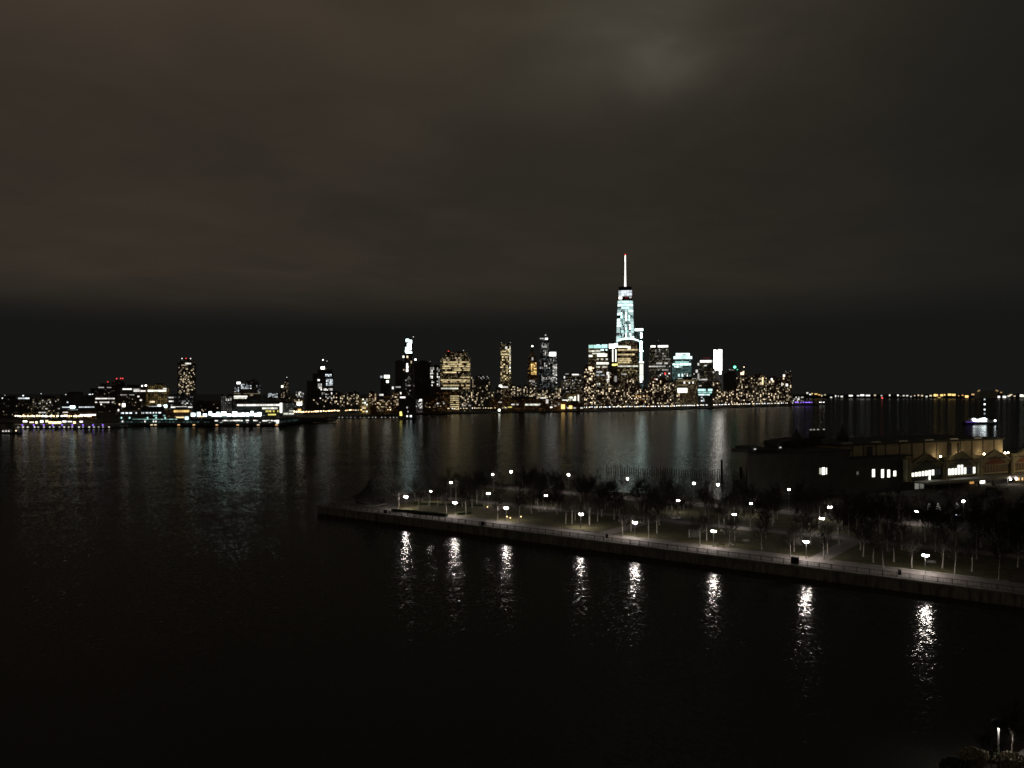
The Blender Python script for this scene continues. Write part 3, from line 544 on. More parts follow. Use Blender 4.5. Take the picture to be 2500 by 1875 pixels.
bld('dark glass block with teal lit floors below the sloping shoulders', [(1703, 1740, 940)], 2560, 'dark', [('b', 952, 1704, 1740, 'teal', 1.6, 5, 4, .9), ('b', 958, 1704, 1738, 'teal', .8, 4, 6, .95), ('b', 963.5, 1705, 1738, 'ice', 1.4, 3.4, 5, .9), ('b', 942, 1706, 1713, 'wh', .8, 2, 4, 1), ('r', 4, 'cw', .8, 1711, 1720, 968, 985, 4, 4)], name='office_building')
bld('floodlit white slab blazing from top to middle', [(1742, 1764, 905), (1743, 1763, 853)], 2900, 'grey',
    [('p', 1745.6, 884, 5.4, 60, 'wh', 9, 'glow_face'), ('p', 1757.6, 881, 9.4, 54, 'wh', 10, 'glow_face'), ('p', 1758.6, 910, 5.4, 8, 'wh', 4, 'glow_face'), ('p', 1758, 858, 9, 9, 'wh', 8, 'glow_face'), ('p', 1745.5, 858, 6, 8, 'wh', 7, 'glow_face')], name='office_tower', roof=False)  # glowing panels stand in for floodlight falling on the wall
bld('black block with a green lantern on its roof', [(1767, 1798, 912), (1775, 1796, 906)], 2850, 'black', [('l', 1794, 896, 4.2, 'green', 4), ('l', 1800, 902, 2, 'green', 1), ('l', 1781, 902, 1.4, 'wh', .6), ('b', 903, 1782, 1793, 'wh', .15, 2.4, 5, 1)], name='office_tower', roof=False)
bld('brown block with a lamp high over its roof corner', [(1796, 1826, 918), (1808, 1822, 911)], 3000, 'warm', [('l', 1816.5, 896, 1.8, 'ww', 3), ('p', 1812, 912, 8, 6, 'ww', 3), ('p', 1815, 908, 4, 4, 'ww', 2), ('r', 26, 'ww', .9, 1797, 1826, 918, 985, 3, 3.4), ('m', 1816.5, 911, 898, .9)], name='apartment_tower')
bld('brown wide block with a gold lit stairwell column', [(1826, 1872, 918), (1840, 1866, 914)], 3080, 'warm', [('p', 1862, 930, 3.2, 18, 'gold', 2.2), ('p', 1857, 925, 10, 4, 'ww', .7), ('p', 1858, 937, 8, 5, 'ww', .8), ('r', 40, 'ww', .9, 1827, 1872, 922, 985, 3, 3.4)], name='apartment_tower')
bld('brown block with two bright top windows near the tip', [(1872, 1908, 922), (1880, 1894, 919)], 3180, 'warm', [('p', 1884, 926, 4, 5, 'wh', 2.4), ('p', 1887, 931, 5, 5, 'ww', 1.6), ('p', 1879, 933, 3, 5, 'ww', 1.6), ('r', 28, 'ww', .95, 1873, 1908, 936, 986, 3, 3.4)], name='apartment_tower')
bld('last tall block at the island tip with a dark stepped top', [(1906, 1933, 915), (1914, 1930, 908)], 3250, 'warm', [('p', 1914, 917, 5, 5, 'wh', 2), ('p', 1913, 924, 3, 5, 'ww', 1.4), ('p', 1921, 940, 5, 6, 'wh', 2.2), ('p', 1908, 938, 4, 7, 'wh', 1.6), ('r', 24, 'ww', .9, 1907, 1932, 936, 986, 3, 3.4), ('l', 1919, 906.5, 1, 'wh', .5), ('l', 1930, 906, 1, 'wh', .6)], name='apartment_tower')
bld('low pale block beyond the last tall block', [(1932, 1962, 970)], 3400, 'dim', [('r', 12, 'wh', 1, 1932, 1962, 968, 982, 3, 4), ('l', 1943, 970, 1.6, 'wh', 1.4), ('l', 1960, 969, 1.6, 'wh', 1.4)], name='low_building')

# --- the tallest tower: a glass shaft that tapers, dark band, lit crown, spire
DT = 2952.0; kt = DT / F; xcT = 1526.5; cT = at(xcT, HY, DT); azT = math.atan2(cT.x, cT.y); caT = math.cos(azT)
tw = thing('glass_skyscraper', 'tallest tapering glass tower, brilliantly lit icy white, with a lit spire', 'skyscraper', (cT.x, cT.y, 2.4), -azT, SKY)
ZT = lambda py: CZ - (py - HY) * kt - 2.4
def octa(h, ch):
    return [(-h + ch, -h), (h - ch, -h), (h, -h + ch), (h, h - ch), (h - ch, h), (-h + ch, h), (-h, h - ch), (-h, -h + ch)]
zb, zt = ZT(945), ZT(735)
hw = lambda z: 37.5 + (26.0 - 37.5) * (z - zb) / (zt - zb)
chm = lambda z: 3 + 11 * (z - zb) / (zt - zb)
b = MB(); b.prism(octa(40, 1), 0, zb); b.prism(octa(hw(zb), chm(zb)), zb, zt, octa(hw(zt), chm(zt))); 
b.build('wall', facade(GLS, 'ice', 1.7, .72, 3.0, 4.2), tw)
MB().prism(octa(23.5, 9), zt - .1, ZT(711)).build('crown_wall', M['glass'], tw)
for i in range(17):
    z0 = zb + (zt - zb) * (.42 + .58 * i / 17); z1 = zb + (zt - zb) * (.42 + .58 * (i + .86) / 17)
    h0, h1, c0, c1 = hw(z0), hw(z1), chm(z0), chm(z1)
    edges = [-1, -.72, -.5, -.22, .02, .26, .5, .74, 1]
    for j in range(8):
        base_s = (3.0, 1.2, .7, .8, 4.2, .8, 1.2, 4.6)[j] if i < 14 else 1.5
        s = base_s * R.choice((.35, .7, 1, 1.25)) if i < 14 else base_s * R.choice((.85, 1, 1))
        if i < 14 and R.random() < (.3 if base_s > 2 else .55): continue
        a, e = edges[j], edges[j + 1]; g = .035
        q = [((a + g) * (h0 - c0), -h0 - .3, z0), ((e - g) * (h0 - c0), -h0 - .3, z0), ((e - g) * (h1 - c1), -h1 - .3, z1), ((a + g) * (h1 - c1), -h1 - .3, z1)]
        MB().quad(*q).build('window', em('ice' if i > 12 else R.choice(('ice', 'ice', 'teal')), round(s, 1)), tw)
    for sg in (-1, 1):
        if R.random() < .25: continue
        q = [(sg * (h0 - c0 + .4), -h0 - .25, z0), (sg * (h0 + .3), -h0 + c0 - .4, z0), (sg * (h1 + .3), -h1 + c1 - .4, z1), (sg * (h1 - c1 + .4), -h1 - .25, z1)]
        MB().quad(*(q if sg > 0 else q[::-1])).build('window', em('ice', round(R.choice((.6, .9, 1.6)), 1)), tw)
for i, y in enumerate((712.5, 716.2, 719.9, 723.3)):
    for j in range(5):
        link('crown_window', wmesh('cw', round(R.choice((.7, 1.0, 1.5)), 1)), tw, (-18.8 + j * 9.4, -23.6, ZT(y)), (8.9, .5, 4.6))
link('crown_window', wmesh('wh', 5), tw, (-17, -23.7, ZT(729)), (11, .5, 8))
link('crown_window', wmesh('wh', .5), tw, (18, -23.7, ZT(728)), (8, .5, 6))
link('crown_window', wmesh('red', .25), tw, (4, -23.7, ZT(728)), (9, .5, 5))
b = MB(); b.lathe([(24, ZT(711)), (22, ZT(708)), (23.5, ZT(701.5)), (20, ZT(701.5)), (8, ZT(707)), (3, ZT(706))], 24); b.build('ring', M['metal'], tw)
for i in range(5):
    ya, yb = 705 - i * 16.4, 705 - (i + 1) * 16.4 + .8
    MB().tube([(0, 0, ZT(ya)), (0, 0, ZT(yb))], [3.6 - i * .45, 3.3 - i * .45], 8).build('spire_segment', em('wh', (1.8, 1.6, 1.7, 1.8, 3.2)[i]), tw)
MB().ball((0, 0, ZT(621.5)), 2.2).build('beacon_lamp', em('red', 1.6), tw)

# --- battery park apartments in front: warm windows crowd the quay
FR = 'warm brick apartment blocks along the downtown quay'
fl = ['leftmost low brick quay block beside the warm front apartment tower', 'brick quay block with a white dotted corner below the two warm lines', 'squat brick quay block under the round-topped office tower', 'brick quay block with a dark gabled top below the gold floors',
      'tall brick quay block with gold dots below the round-topped tower', 'brick quay block at the foot of the brilliant light line', 'squat brick quay block just past the light line', 'brick quay block under the dark office block with red lamps', 'wide brick quay block left of the stepped teal tower', 'narrow brick quay block touching the cream-lit floors']
xs = [1455, 1478, 1500, 1515, 1526, 1548, 1566, 1582, 1604, 1632, 1652]
tops = [944, 906, 934, 946, 920, 938, 946, 926, 924, 930]
for i in range(10):
    a, e = xs[i], xs[i + 1]; y = tops[i]
    bld(fl[i], [(a, e, y + 6), (a + 3, e - 3, y)], 2370 + R.uniform(-20, 60) + max(0, i - 7) * 45, 'warm', [('r', int((e - a) * (990 - y) / 58), 'ww', 1.15, a + .5, e - .5, y + 5, 994, 3, 3.4)] + ([('r', 12, 'wh', 1.8, 1481, 1488, 908, 935, 3, 4)] if i == 1 else []) + ([('r', 6, 'orange', .5, a, e, 965, 985, 4, 4)] if i in (5, 6) else []), name='apartment_building', group=FR, floor=3.2)
fl = ['brown quay block between the teal floors and the white floodlit slab', 'squat brown quay block in front of the floodlit white slab', 'brown quay block below the green lantern', 'brown quay block under the lamp on the brown roof corner', 'brown quay block with a lit column below the gold stairwell', 'brown quay block below the two bright top windows', 'last brown quay block before the violet lamps']
xs = [1740, 1760, 1784, 1808, 1842, 1872, 1902, 1934]; tops = [930, 952, 946, 950, 944, 956, 960]
for i in range(7):
    a, e = xs[i], xs[i + 1]; y = tops[i]
    bld(fl[i], [(a, e, y + 5), (a + 4, e - 3, y)], 2670 + i * 72, 'warm', [('r', int((e - a) * (986 - y) / 52), 'ww', 1.0, a + .5, e - .5, y + 4, 987, 3, 3.4)], name='apartment_building', group='brown apartment blocks near the island tip', floor=3.2)

# --- low dark mass of houses behind the quay
def filler(a, e, y0, y1, D0, D1, n, label, group, look='dark', nw=6, s=.9, hue='ww'):
    st = (e - a) / n
    for i in range(n):
        x = a + st * i; w = st * R.uniform(.8, 1.25); y = R.uniform(y0, y1)
        lab = label[i] if isinstance(label, list) else label
        bld(lab, [(x, x + w, y)], R.uniform(D0, D1), look, [('r', max(2, int(nw * R.uniform(.5, 1.4))), hue, s, x + 1, x + w - 1, y + 3, y + 34, 2.8, 3)], name='low_building', group=group, cat='building')
filler(476, 545, 976, 990, 1900, 2100, 3, ['dim low roof just right of the lone hotel slab', 'low dark roof behind the floodlit field', 'dark roof left of the pale-fronted house block'], 'low dark roofs behind the floodlit field', 'black', 3)
filler(812, 880, 950, 972, 1700, 1950, 4, ['low dark house next to the tower with the mast lamp', 'second low dark house from the tower with the mast lamp', 'third low dark house from the tower with the mast lamp', 'low dark house left of the amber-lit block'], 'low dark houses behind the orange quay lamps', 'dark', 14)
filler(900, 975, 956, 974, 1700, 1900, 4, ['low dark house right of the amber-lit block', 'low dark house below the glaring pale sign', 'dark house with white strips left of the black slab', 'dark house touching the vent shaft building'], 'low dark houses left of the vent shaft', 'brick', 16)
filler(1196, 1224, 942, 956, 2300, 2500, 2, ['dim house left of the slim gold tower', 'low dim house at the foot of the slim gold tower'], 'dim houses by the slim gold tower', 'dark', 12)
filler(1246, 1292, 920, 950, 2350, 2600, 3, ['narrow dark block right of the slim gold tower', 'tall narrow dark block between the gold and the gothic tower', 'dark block left of the gothic tower'], 'dark blocks between the gold and gothic towers', 'dark', 16)
filler(1290, 1372, 934, 958, 2300, 2500, 5, ['dim block below the gothic tower', 'dim block with a few warm windows below the stepped grey tower', 'low dim block between the grey tower and the white box slab', 'dim block below the glaring white box', 'dim block left of the wide grey block'], 'dim blocks below the tall grey towers', 'dim', 16)
bld('long low brown pier shed with a greenish strip of windows', [(1196, 1342, 976), (1200, 1336, 974)], 2080, 'brick', [('b', 988, 1282, 1318, 'pale', 1.0, 4, 6, .9), ('b', 986.5, 1290, 1320, 'wh', .6, 2, 8, .9), ('b', 987.5, 1248, 1266, 'wh', .8, 3, 6, .6), ('p', 1221, 982, 8, 3, 'wh', .5), ('b', 971.5, 1319, 1334, 'wh', 1.2, 2.6, 4, .9), ('b', 994, 1230, 1250, 'yel', .9, 3, 5, .9), ('p', 1336, 980, 6, 10, 'wh', .8)], name='pier_shed', depth=60)
bld('low dark quay shed behind the white glare', [(1338, 1384, 978)], 2120, 'brick', [('r', 10, 'wh', .6, 1342, 1382, 980, 994, 3, 3)], name='pier_shed')
bld('dark low quay building with two orange floodlights', [(1384, 1426, 983)], 2100, 'brick', [('p', 1374.5, 993, 9, 11, 'amber', 2.6, 'floodlight'), ('p', 1393, 994, 8, 8, 'amber', 2.2, 'floodlight'), ('b', 996, 1385, 1424, 'wh', 1, 3, 5, .5)], name='pier_shed')

# --- piers on the far side
def deck(label, x0, x1, yw, h, depth, m, name='pier', extra=None, cat='pier'):
    a, e = ground(x0, yw, 0), ground(x1, yw, 0)
    t = thing(name, label, cat, ((a.x + e.x) / 2, a.y, 0))
    w = (e.x - a.x) / 2
    MB().box(-w, w, 0, depth, 1.2, h).build('deck', m, t)
    b = MB(); n_ = int(w * 2 / 7)
    for i in range(n_): b.tube([(-w + 3 + i * 7, .6, -2), (-w + 3 + i * 7, .6, 1.25)], [.35, .35], 5)
    b.build('pile_row', M['wood'], t)
    if extra: extra(t, w, a.y)
    return t
def pier_edge(t, w, D):
    for i in range(9): link('edge_lamp', wmesh('violet', 1.8), t, (-w + 14 + i * 13.5 + R.uniform(-2, 2), -.3, 4.6), (1.5, .6, 1.7))
    for i in range(19): link('lamp', wmesh('wh', round(R.choice((.7, 1.2, 2.0)), 1)), t, (-w + 8 + i * 6.7 + R.uniform(-2, 2), -.3, 1.9), (1.8, .5, .8))
deck('low pier at the left with violet edge lamps and crowded white lights', 30, 255, 1046, 4.4, 80, M['concrete'], extra=pier_edge)
p = thing('pavilion', 'long white-lit pavilion on the violet-lit pier', 'pavilion', (at(130, 1040, 1150).x, 1150, 4.3))
b = MB()
for i in range(12): b.box(-38 + i * 7, -37.6 + i * 7, 0, .4, 0, 3.6)
b.build('post', M['steel'], p); MB().box(-40, 42, -1, 14, 3.6, 4.3).build('roof', M['roofdk'], p)
for i in range(12): link('lamp', wmesh(R.choice(('ww', 'wh', 'gold')), round(R.choice((2., 3., 4.)), 1)), p, (-37 + i * 6.8 + R.uniform(-2, 2), -1.2, 2.4 + R.uniform(-.6, 1.6)), (R.uniform(2.5, 6), .5, R.uniform(1.4, 3.2)))
mb_ = thing('moored_boat', 'small dark moored boat with a pale cabin at the left edge', 'boat', (at(22, 1060, 960).x, 960, 0))
b = MB(); b.prism([(-14, 1.5), (-11, 0), (9, 0), (14, 2.5), (9, 5), (-11, 5)], -.5, 1.6); b.build('hull', M['hull'], mb_)
b = MB(); b.box(-9, 1, 1, 4, 1.6, 5.0); b.build('cabin', M['white'], mb_)
for x in (-7.5, -4, -.8): link('cabin_light', wmesh('wh', 1.6), mb_, (x, .9, 3.0), (1.2, .4, 1))
link('deck_light', wmesh('ww', 3), mb_, (8, .2, 3.5), (1.2, .5, 1.2)); MB().tube([(8, 1, 1.5), (8, 1, 4)], [.12, .1], 5).build('mast', M['metal'], mb_)

def sheds(t, w, D):
    MB().box(-w + 2, w - 2, 6, 110, 4.2, 9.4).build('wall', facade((.10, .13, .13), 'teal', .08, .6, 5, 4), t)
    b = MB(); b.poly_y([(-w + 1, 9.4), (w - 1, 9.4), (w - 1, 10.6), (-w + 1, 10.6)], 4, 112); b.build('roof', M['roofdk'], t)
    X = lambda px: (px - 485) * D / F
    for px in (293, 313, 357, 378, 400): link('roof_lamp', wmesh('teal', 1.3), t, (X(px), 3.6, 12.0), (1.6, .6, 2.2))
    for i in range(22): link('roof_strip_light', wmesh('teal', round(R.choice((.25, .5, .8)), 2)), t, (X(322 + i * 5), 3.7, 10), (2.6, .4, .9))
    for px in (524, 541, 546, 552, 560, 567, 573, 578, 586, 600, 618, 622, 640, 646, 652, 660, 668, 674): link('window', wmesh('wh', round(R.choice((.7, 1.3, 1.8)), 1)), t, (X(px), 5.8, 8.0 + R.uniform(-.4, .4)), (R.uniform(2.2, 4.6), .4, 1.5))
    for px in (536, 600, 631, 655): link('window', wmesh('wh', .7), t, (X(px), 5.8, 5.4), (2, .4, .9))
    for px in (294, 349, 370, 376): link('window', wmesh('wh', 1.5), t, (X(px), 5.8, 6.8), (1.6, .4, 2.2))
    link('window', wmesh('pale', 2.6), t, (X(674), 5.7, 6.2), (3.6, .4, 4.4))
    link('window', wmesh('ice', 1.6), t, (X(453), 3.4, 11.6), (5, .5, 4.4))
    for px, wd in ((437, 20), (488, 15)): link('quay_window', wmesh('gold', 1.8), t, (X(px), 3.6, 12.6 if px < 450 else 14), (wd * D / F, .5, 1.5))
    # lamps tucked under the deck edge, lighting the water
    for px, hue in ((436, 'sod'), (473, 'sod'), (529, 'sod'), (580, 'sod'), (630, 'ww'), (675, 'sod'), (302, 'sod'), (370, 'ww'), (379, 'ww')): link('quay_lamp', wmesh(hue, 2.0), t, (X(px), -.35, 2.2), (3.4, .5, .9))
deck('huge dark pier shed on the water with a teal-lit roof edge', 285, 686, 1041, 4.2, 130, M['darkwall'], 'shed_pier', sheds, 'pier')
deck('low dark bare pier right of the huge pier shed', 684, 800, 1033, 4.0, 60, M['wood'], extra=lambda t, w, D: (MB().box(-w + 4, w * .75, 12, 40, 3.98, 8).build('shed', M['darkwall'], t)))
deck('thin dark breakwater pier in front of the orange quay lamps', 805, 1030, 1021, 2.8, 14, M['wood'], extra=lambda t, w, D: [link('lamp', wmesh('wh', round(R.choice((.6, 1., 1.4)), 1)), t, (-w + 8 + i * 8 + R.uniform(-2, 2), -.3, 1.7), (1.3, .5, .8)) for i in range(19)])
# floodlit sports field on the big pier shed roof: nets, masts and lamp banks
ff = thing('floodlit_field', 'roof playing field drowned in blue-white floodlight on the huge pier shed', 'sports field', (at(548, 1004, 1300).x, 1300, 10.7))
kf = 1300 / F
MB().box(-56, 56, 0, 50, -1.2, 0).build('field', M['grass'], ff)
for i, px in enumerate((470, 484, 499, 512, 521, 531, 536, 545, 558, 572, 584, 592, 603, 614, 625, 632)):
    x = (px - 548) * kf; zt_ = (1004 - R.uniform(1003, 1006)) * kf + 3
    MB().tube([(x, 3, 0), (x, 3, zt_ + 2)], [.25, .2], 5).build('mast', M['metal'], ff)
    link('lamp_bank', wmesh('ice', round(R.choice((6, 8, 10)), 1)), ff, (x, 2.4, zt_ + R.uniform(-1, 1.5)), (R.uniform(4, 7.5), .8, R.uniform(4.0, 7)))

# --- street lamps along the far quays
_lm = {}
def lamp_mesh(hue, s, r):
    k = (hue, s, r)
    if k not in _lm:
        b = MB(); b.tube([(0, 0, 0), (0, 0, 7.2)], [.16, .11], 5); b.mi = 1; b.ball((0, 0, 7.2 + r), r, 8, 6)
        _lm[k] = b.mesh('far_street_lamp', [M['metal'], em(hue, s)])
    return _lm[k]
def quay_lamps(x0, x1, y0, y1, n, hues, label, s=(2, 2.8, 3.6), r=(.6, .75, .9), jy=1.2):
    for i in range(n):
        f = (i + R.uniform(.1, .9)) / n; px = x0 + (x1 - x0) * f; yg = y0 + (y1 - y0) * f - R.random() * jy
        p = ground(px, yg, 2.5)
        o = link('street_lamp', lamp_mesh(R.choice(hues), R.choice(s), R.choice(r)), None, p)
        tag(o, label, 'street lamp', 'street lamps: ' + label)
quay_lamps(34, 225, 1029, 1029, 36, ('ww', 'wh', 'gold', 'sod'), 'white or gold lamp on the quay above the violet-lit pier', (4, 6, 8), (.8, 1.1, 1.4))
quay_lamps(716, 738, 1016, 1016, 7, ('sod', 'orange', 'ww'), 'large orange lamp clustered at the root of the dark bare pier', (4, 6), (1.0, 1.3))
quay_lamps(736, 860, 1017, 1011, 34, ('sod', 'ww', 'sod', 'gold'), 'orange or warm lamp crowding the quay below the black mast-lamp tower', (3.5, 5), (.8, 1.0, 1.2))
quay_lamps(860, 972, 1011, 1009, 28, ('ww', 'sod', 'wh', 'gold'), 'warm lamp on the quay left of the vent shaft building')
quay_lamps(1018, 1215, 1007, 1004, 36, ('ww', 'wh', 'gold'), 'pale lamp on the quay below the big gold-floored tower')
quay_lamps(1222, 1330, 1003.5, 1002.5, 26, ('pale', 'wh', 'gold', 'ww'), 'white or yellow lamp in front of the long brown pier shed')
quay_lamps(1318, 1424, 1003, 1002, 30, ('wh', 'pale'), 'glaring white lamp left of the warm front apartment tower', (3, 4.5), (1.0, 1.2, 1.4))
quay_lamps(1426, 1640, 1002.6, 999, 48, ('wh', 'ww', 'cw'), 'white lamp on the quay below the downtown towers', (3, 4), (.9, 1.1))
quay_lamps(1640, 1938, 998.6, 989.3, 66, ('wh', 'cw', 'ww'), 'small white lamp on the quay towards the island tip', (3, 4.5), (1.0, 1.2))
quay_lamps(1938, 1986, 988.6, 988.1, 10, ('violet', 'violet', 'cw'), 'violet lamp on the pier at the island tip', (3.5, 5), (1.3, 1.6))
quay_lamps(1998, 2014, 987.8, 987.6, 5, ('wh',), 'last white lamp past the violet pier lamps', (4,), (1.2,))
q = thing('dock_lamp', 'brilliant single lamp at the water in front of the slim gold tower', 'lamp', ground(1219, 1007.5, 1))
MB().tube([(0, 0, -2), (0, 0, 5)], [.3, .2], 6).build('pole', M['metal'], q); MB().ball((0, 0, 6), 2.8).build('lamp_head', em('pale', 5), q)

# --- far harbour shore, right
def harbour(px, py, w, h, hue, s, label, D=7600):
    p = at(px, py, D); k = D / F
    t = thing('harbour_building', label, 'building', (p.x, D, 3), 0, 'low lit buildings on the far harbour shore')
    MB().box(-w * k * .6, w * k * .6, 0, 40, 0, p.z + h * k * .8 - 3).build('wall', far_wall_m, t)
    link('window', wmesh(hue, s * 1.2), t, (0, -1, p.z - 3), (w * k * 1.15, 1.5, h * k * .9))
far_wall_m = far_wall((.06, .06, .06))
cl = [(1971, 959.5, 4, 4, 'wh', .9), (1978, 963, 4, 3, 'wh', 1.2), (1984, 961, 5, 3, 'amber', 1.3), (1992, 962, 6, 3, 'amber', 1.2), (2000, 964, 5, 3, 'orange', 1.0), (2008, 966, 5, 4, 'ww', 1.2), (2014, 964, 4, 3, 'ww', .6), (2029, 970, 4, 3, 'wh', 1), (2041, 967, 4, 5, 'wh', 1.2), (2048, 967, 4, 3, 'wh', .8), (2055, 968, 5, 4, 'wh', .9),
      (2077, 966, 8, 3.5, 'wh', 1.8), (2095, 966, 5, 3, 'wh', 1), (2105, 965, 8, 4, 'wh', 1.8), (2119, 965.5, 9, 3.5, 'wh', 1.4), (2136, 965, 4, 4, 'ww', .8), (2152, 966, 3, 3, 'wh', .7), (2172, 965, 3, 4, 'wh', 1), (2192, 965, 3, 4, 'wh', 1.4), (2200, 967, 3, 3, 'ww', .8), (2206, 966, 4, 3, 'wh', .8), (2215, 966, 5, 3, 'wh', .9), (2224, 968, 3, 3, 'wh', .6),
      (2233, 966, 3, 3, 'ww', .7), (2242, 965, 3, 4, 'ww', .9), (2251, 966, 4, 4, 'ww', .9), (2262, 968, 4, 4, 'wh', .8), (2272, 966, 5, 4, 'ww', 1), (2283, 965, 6, 6, 'amber', 2.0), (2291, 965, 6, 5, 'amber', 1.6), (2299, 965, 6, 5, 'amber', 1.8), (2308, 964, 6, 4, 'amber', 1.6), (2318, 963.5, 7, 5, 'amber', 1.8), (2328, 964, 8, 5, 'amber', 1.7), (2323, 973, 4, 4, 'ww', .9), (2293, 971, 6, 3, 'amber', .8),
      (2341, 966, 3, 3, 'orange', .7), (2350, 965, 4, 3, 'orange', .8), (2360, 968, 7, 6, 'amber', 2.0), (2375, 963, 6, 4, 'sod', .8), (2388, 967.5, 6, 6, 'amber', 2.2), (2440, 969, 7, 5, 'wh', 2), (2452, 969, 7, 5, 'wh', 1.6), (2462, 967, 4, 4, 'wh', .9), (2468, 965, 6, 5, 'ww', 1.2), (2477, 967, 4, 3, 'ww', .8), (2494, 966, 7, 6, 'pale', 2), (2502, 967, 8, 5, 'ww', 1), (2444, 958, 4, 3, 'sod', .5)]
for i, c_ in enumerate(cl):
    hn = {'wh': 'white', 'ww': 'warm white', 'amber': 'gold', 'orange': 'orange', 'sod': 'dull orange', 'pale': 'bright pale'}[c_[4]]
    where = ('just past the island tip' if c_[0] < 2060 else 'across the dark harbour left of the gold cluster' if c_[0] < 2276 else 'in the gold cluster of the harbour' if c_[0] < 2335 else 'left of the dark gate towers' if c_[0] < 2400 else 'right of the dark gate towers')
    harbour(*c_, 'far low building with %s lights %s' % (hn, where), 7600 + R.uniform(-250, 250))
b_ = thing('buoy', 'far red blinking harbour buoy on the open water', 'buoy', (at(2154, 971, 5600).x, 5600, 0))
MB().lathe([(4, 0), (4, 3), (1, 5), (1, 12)], 10).build('float', M['hull'], b_); MB().ball((0, 0, 15), 4.5).build('lamp_head', em('red', 3), b_)
tg = thing('harbour_building', 'dark square silhouette block on the far harbour shore, dim lamps on its corners', 'building', (at(2412, HY, 7200).x, 7200, 3))
b = MB(); b.box(-85, 85, 0, 60, 0, 66); b.build('wall', far_wall((.5, .5, .47)), tg)
for x, z in ((-86, 62), (-76, 69), (72, 69), (82, 64)): link('corner_lamp', wmesh('sod', .5), tg, (x, -2, z), (12, 3, 9))

# --- ferry crossing at right
fb = thing('ferry_boat', 'small ferry glowing white with a tall dotted mast, above the terminal roof', 'ferry', (at(2394, 1037, 1240).x, 1240, 0))
kb = 1240 / F; XB = lambda px: (px - 2394) * kb
b = MB(); b.prism([(-26, 3), (-22, 0), (20, 0), (26, 4), (20, 9), (-22, 9)], -.5, 3.2, [(-27, 3), (-22, -.4), (21, -.4), (28, 4), (21, 9.4), (-22, 9.4)]); b.build('hull', M['hull'], fb)
b = MB(); b.box(-18, 20, 1, 8, 3.2, 6.4); b.box(-14, 12, 1.6, 7.4, 6.4, 9.2); b.build('cabin', M['white'], fb)
for px, w_, h_, s in ((2379, 5, 8, 9), (2385, 5, 5, 6), (2391, 4, 5, 7), (2397, 7, 7, 10), (2403, 10, 9, 14), (2430, 4, 5, 8)):
    link('cabin_light', wmesh('cw', s), fb, (XB(px), .6, 5.8 + (1.5 if h_ > 6 else 0)), (w_ * kb, .5, h_ * kb * .8))
b = MB(); b.tube([(XB(2407), 4, 9), (XB(2407), 4, 40)], [.35, .2], 6); b.build('mast', M['metal'], fb)
for py, s in ((975, .8), (987, 4), (1000, 2.4), (1010, .5)): link('mast_light', wmesh('cw', s), fb, (XB(2407), 3.4, CZ - (py - HY) * kb), (1.9, .6, 2.2))
link('rail_light', wmesh('violet', .6), fb, (XB(2372), -.7, 3.6), (18, .3, .5))

# ------------------------------------------------------------------ park pier: lamps
LAMP = 290.0
def twin_lamp(k=1.0, name='street_lamp'):
    t = thing(name, 'x', 'street lamp')
    b = MB(); b.lathe([(.20, 0), (.20, .25), (.11, .4), (.075, 1.2), (.06, 4.15), (.09, 4.2), (.03, 4.5)], 10); b.build('pole', M['steel'], t)
    b = MB(); b.tube([(-.42, 0, 4.28), (-.25, 0, 4.18), (.25, 0, 4.18), (.42, 0, 4.28)], [.035] * 4, 6); b.build('cross_arm', M['metal'], t)
    gm = MB().ball((0, 0, 0), .29, 12, 8).mesh('globe', em('lamp', LAMP * k, True))
    cm = MB().lathe([(.44, .24), (.40, .31), (.12, .42), (.03, .48)], 14).mesh('cap', M['metal'])
    for sx in (-.42, .42):
        g = link('lamp_head', gm, t, (sx, 0, 4.52)); link('cap', cm, g)
    return t
def mast_lamp():
    t = thing('street_lamp', 'x', 'street lamp')
    b = MB(); b.lathe([(.22, 0), (.20, .3), (.10, .5), (.07, 7.3), (.05, 7.6)], 10); b.build('pole', M['steel'], t)
    g = MB().ball((0, 0, 7.8), .40, 12, 8).build('lamp_head', em('lamp', LAMP * .30, True), t)
    MB().lathe([(.50, 8.12), (.42, 8.22), (.1, 8.34)], 14).build('cap', M['metal'], g)
    return t

tl = twin_lamp(); remember(tl); il = twin_lamp(.36); remember(il); ml = mast_lamp(); remember(ml)
_first = {id(tl): True, id(ml): True, id(il): True}
def place(src, p, rz, label, group):
    if _first.get(id(src)): o = src; _first[id(src)] = False
    else: o = copy_tree(src)
    o.location = p; o.rotation_euler = (0, 0, rz); o['label'] = label; o['group'] = group; return o
EDGE = math.atan2(U.y, U.x)
FG = 'twin-globe lamps along the waterside promenade'
for px, py, lab in ((991, 1242, 'leftmost twin-globe lamp on the promenade, nearest the conical pavilion'), (1111, 1258, 'second twin-globe promenade lamp from the conical pavilion'), (1236, 1272, 'twin-globe promenade lamp with three small ground lights at its foot'),
                    (1418, 1289, 'twin-globe lamp half hidden by trees on the lawn slope'), (1550, 1312, 'twin-globe promenade lamp right of the dark bin'), (1742, 1335, 'twin-globe promenade lamp beside the pale slanted bench'), (1968, 1364, 'twin-globe promenade lamp next to the big dark cabinet on the railing'), (2259, 1401, 'rightmost twin-globe promenade lamp, close to the pale bench')):
    place(tl, ground(px, py, 3.0), EDGE + .2, lab, FG)
def head_at(px, py, h): return ground(px, py, h + 3.0)
MG = 'twin-globe lamps on the inner park paths'
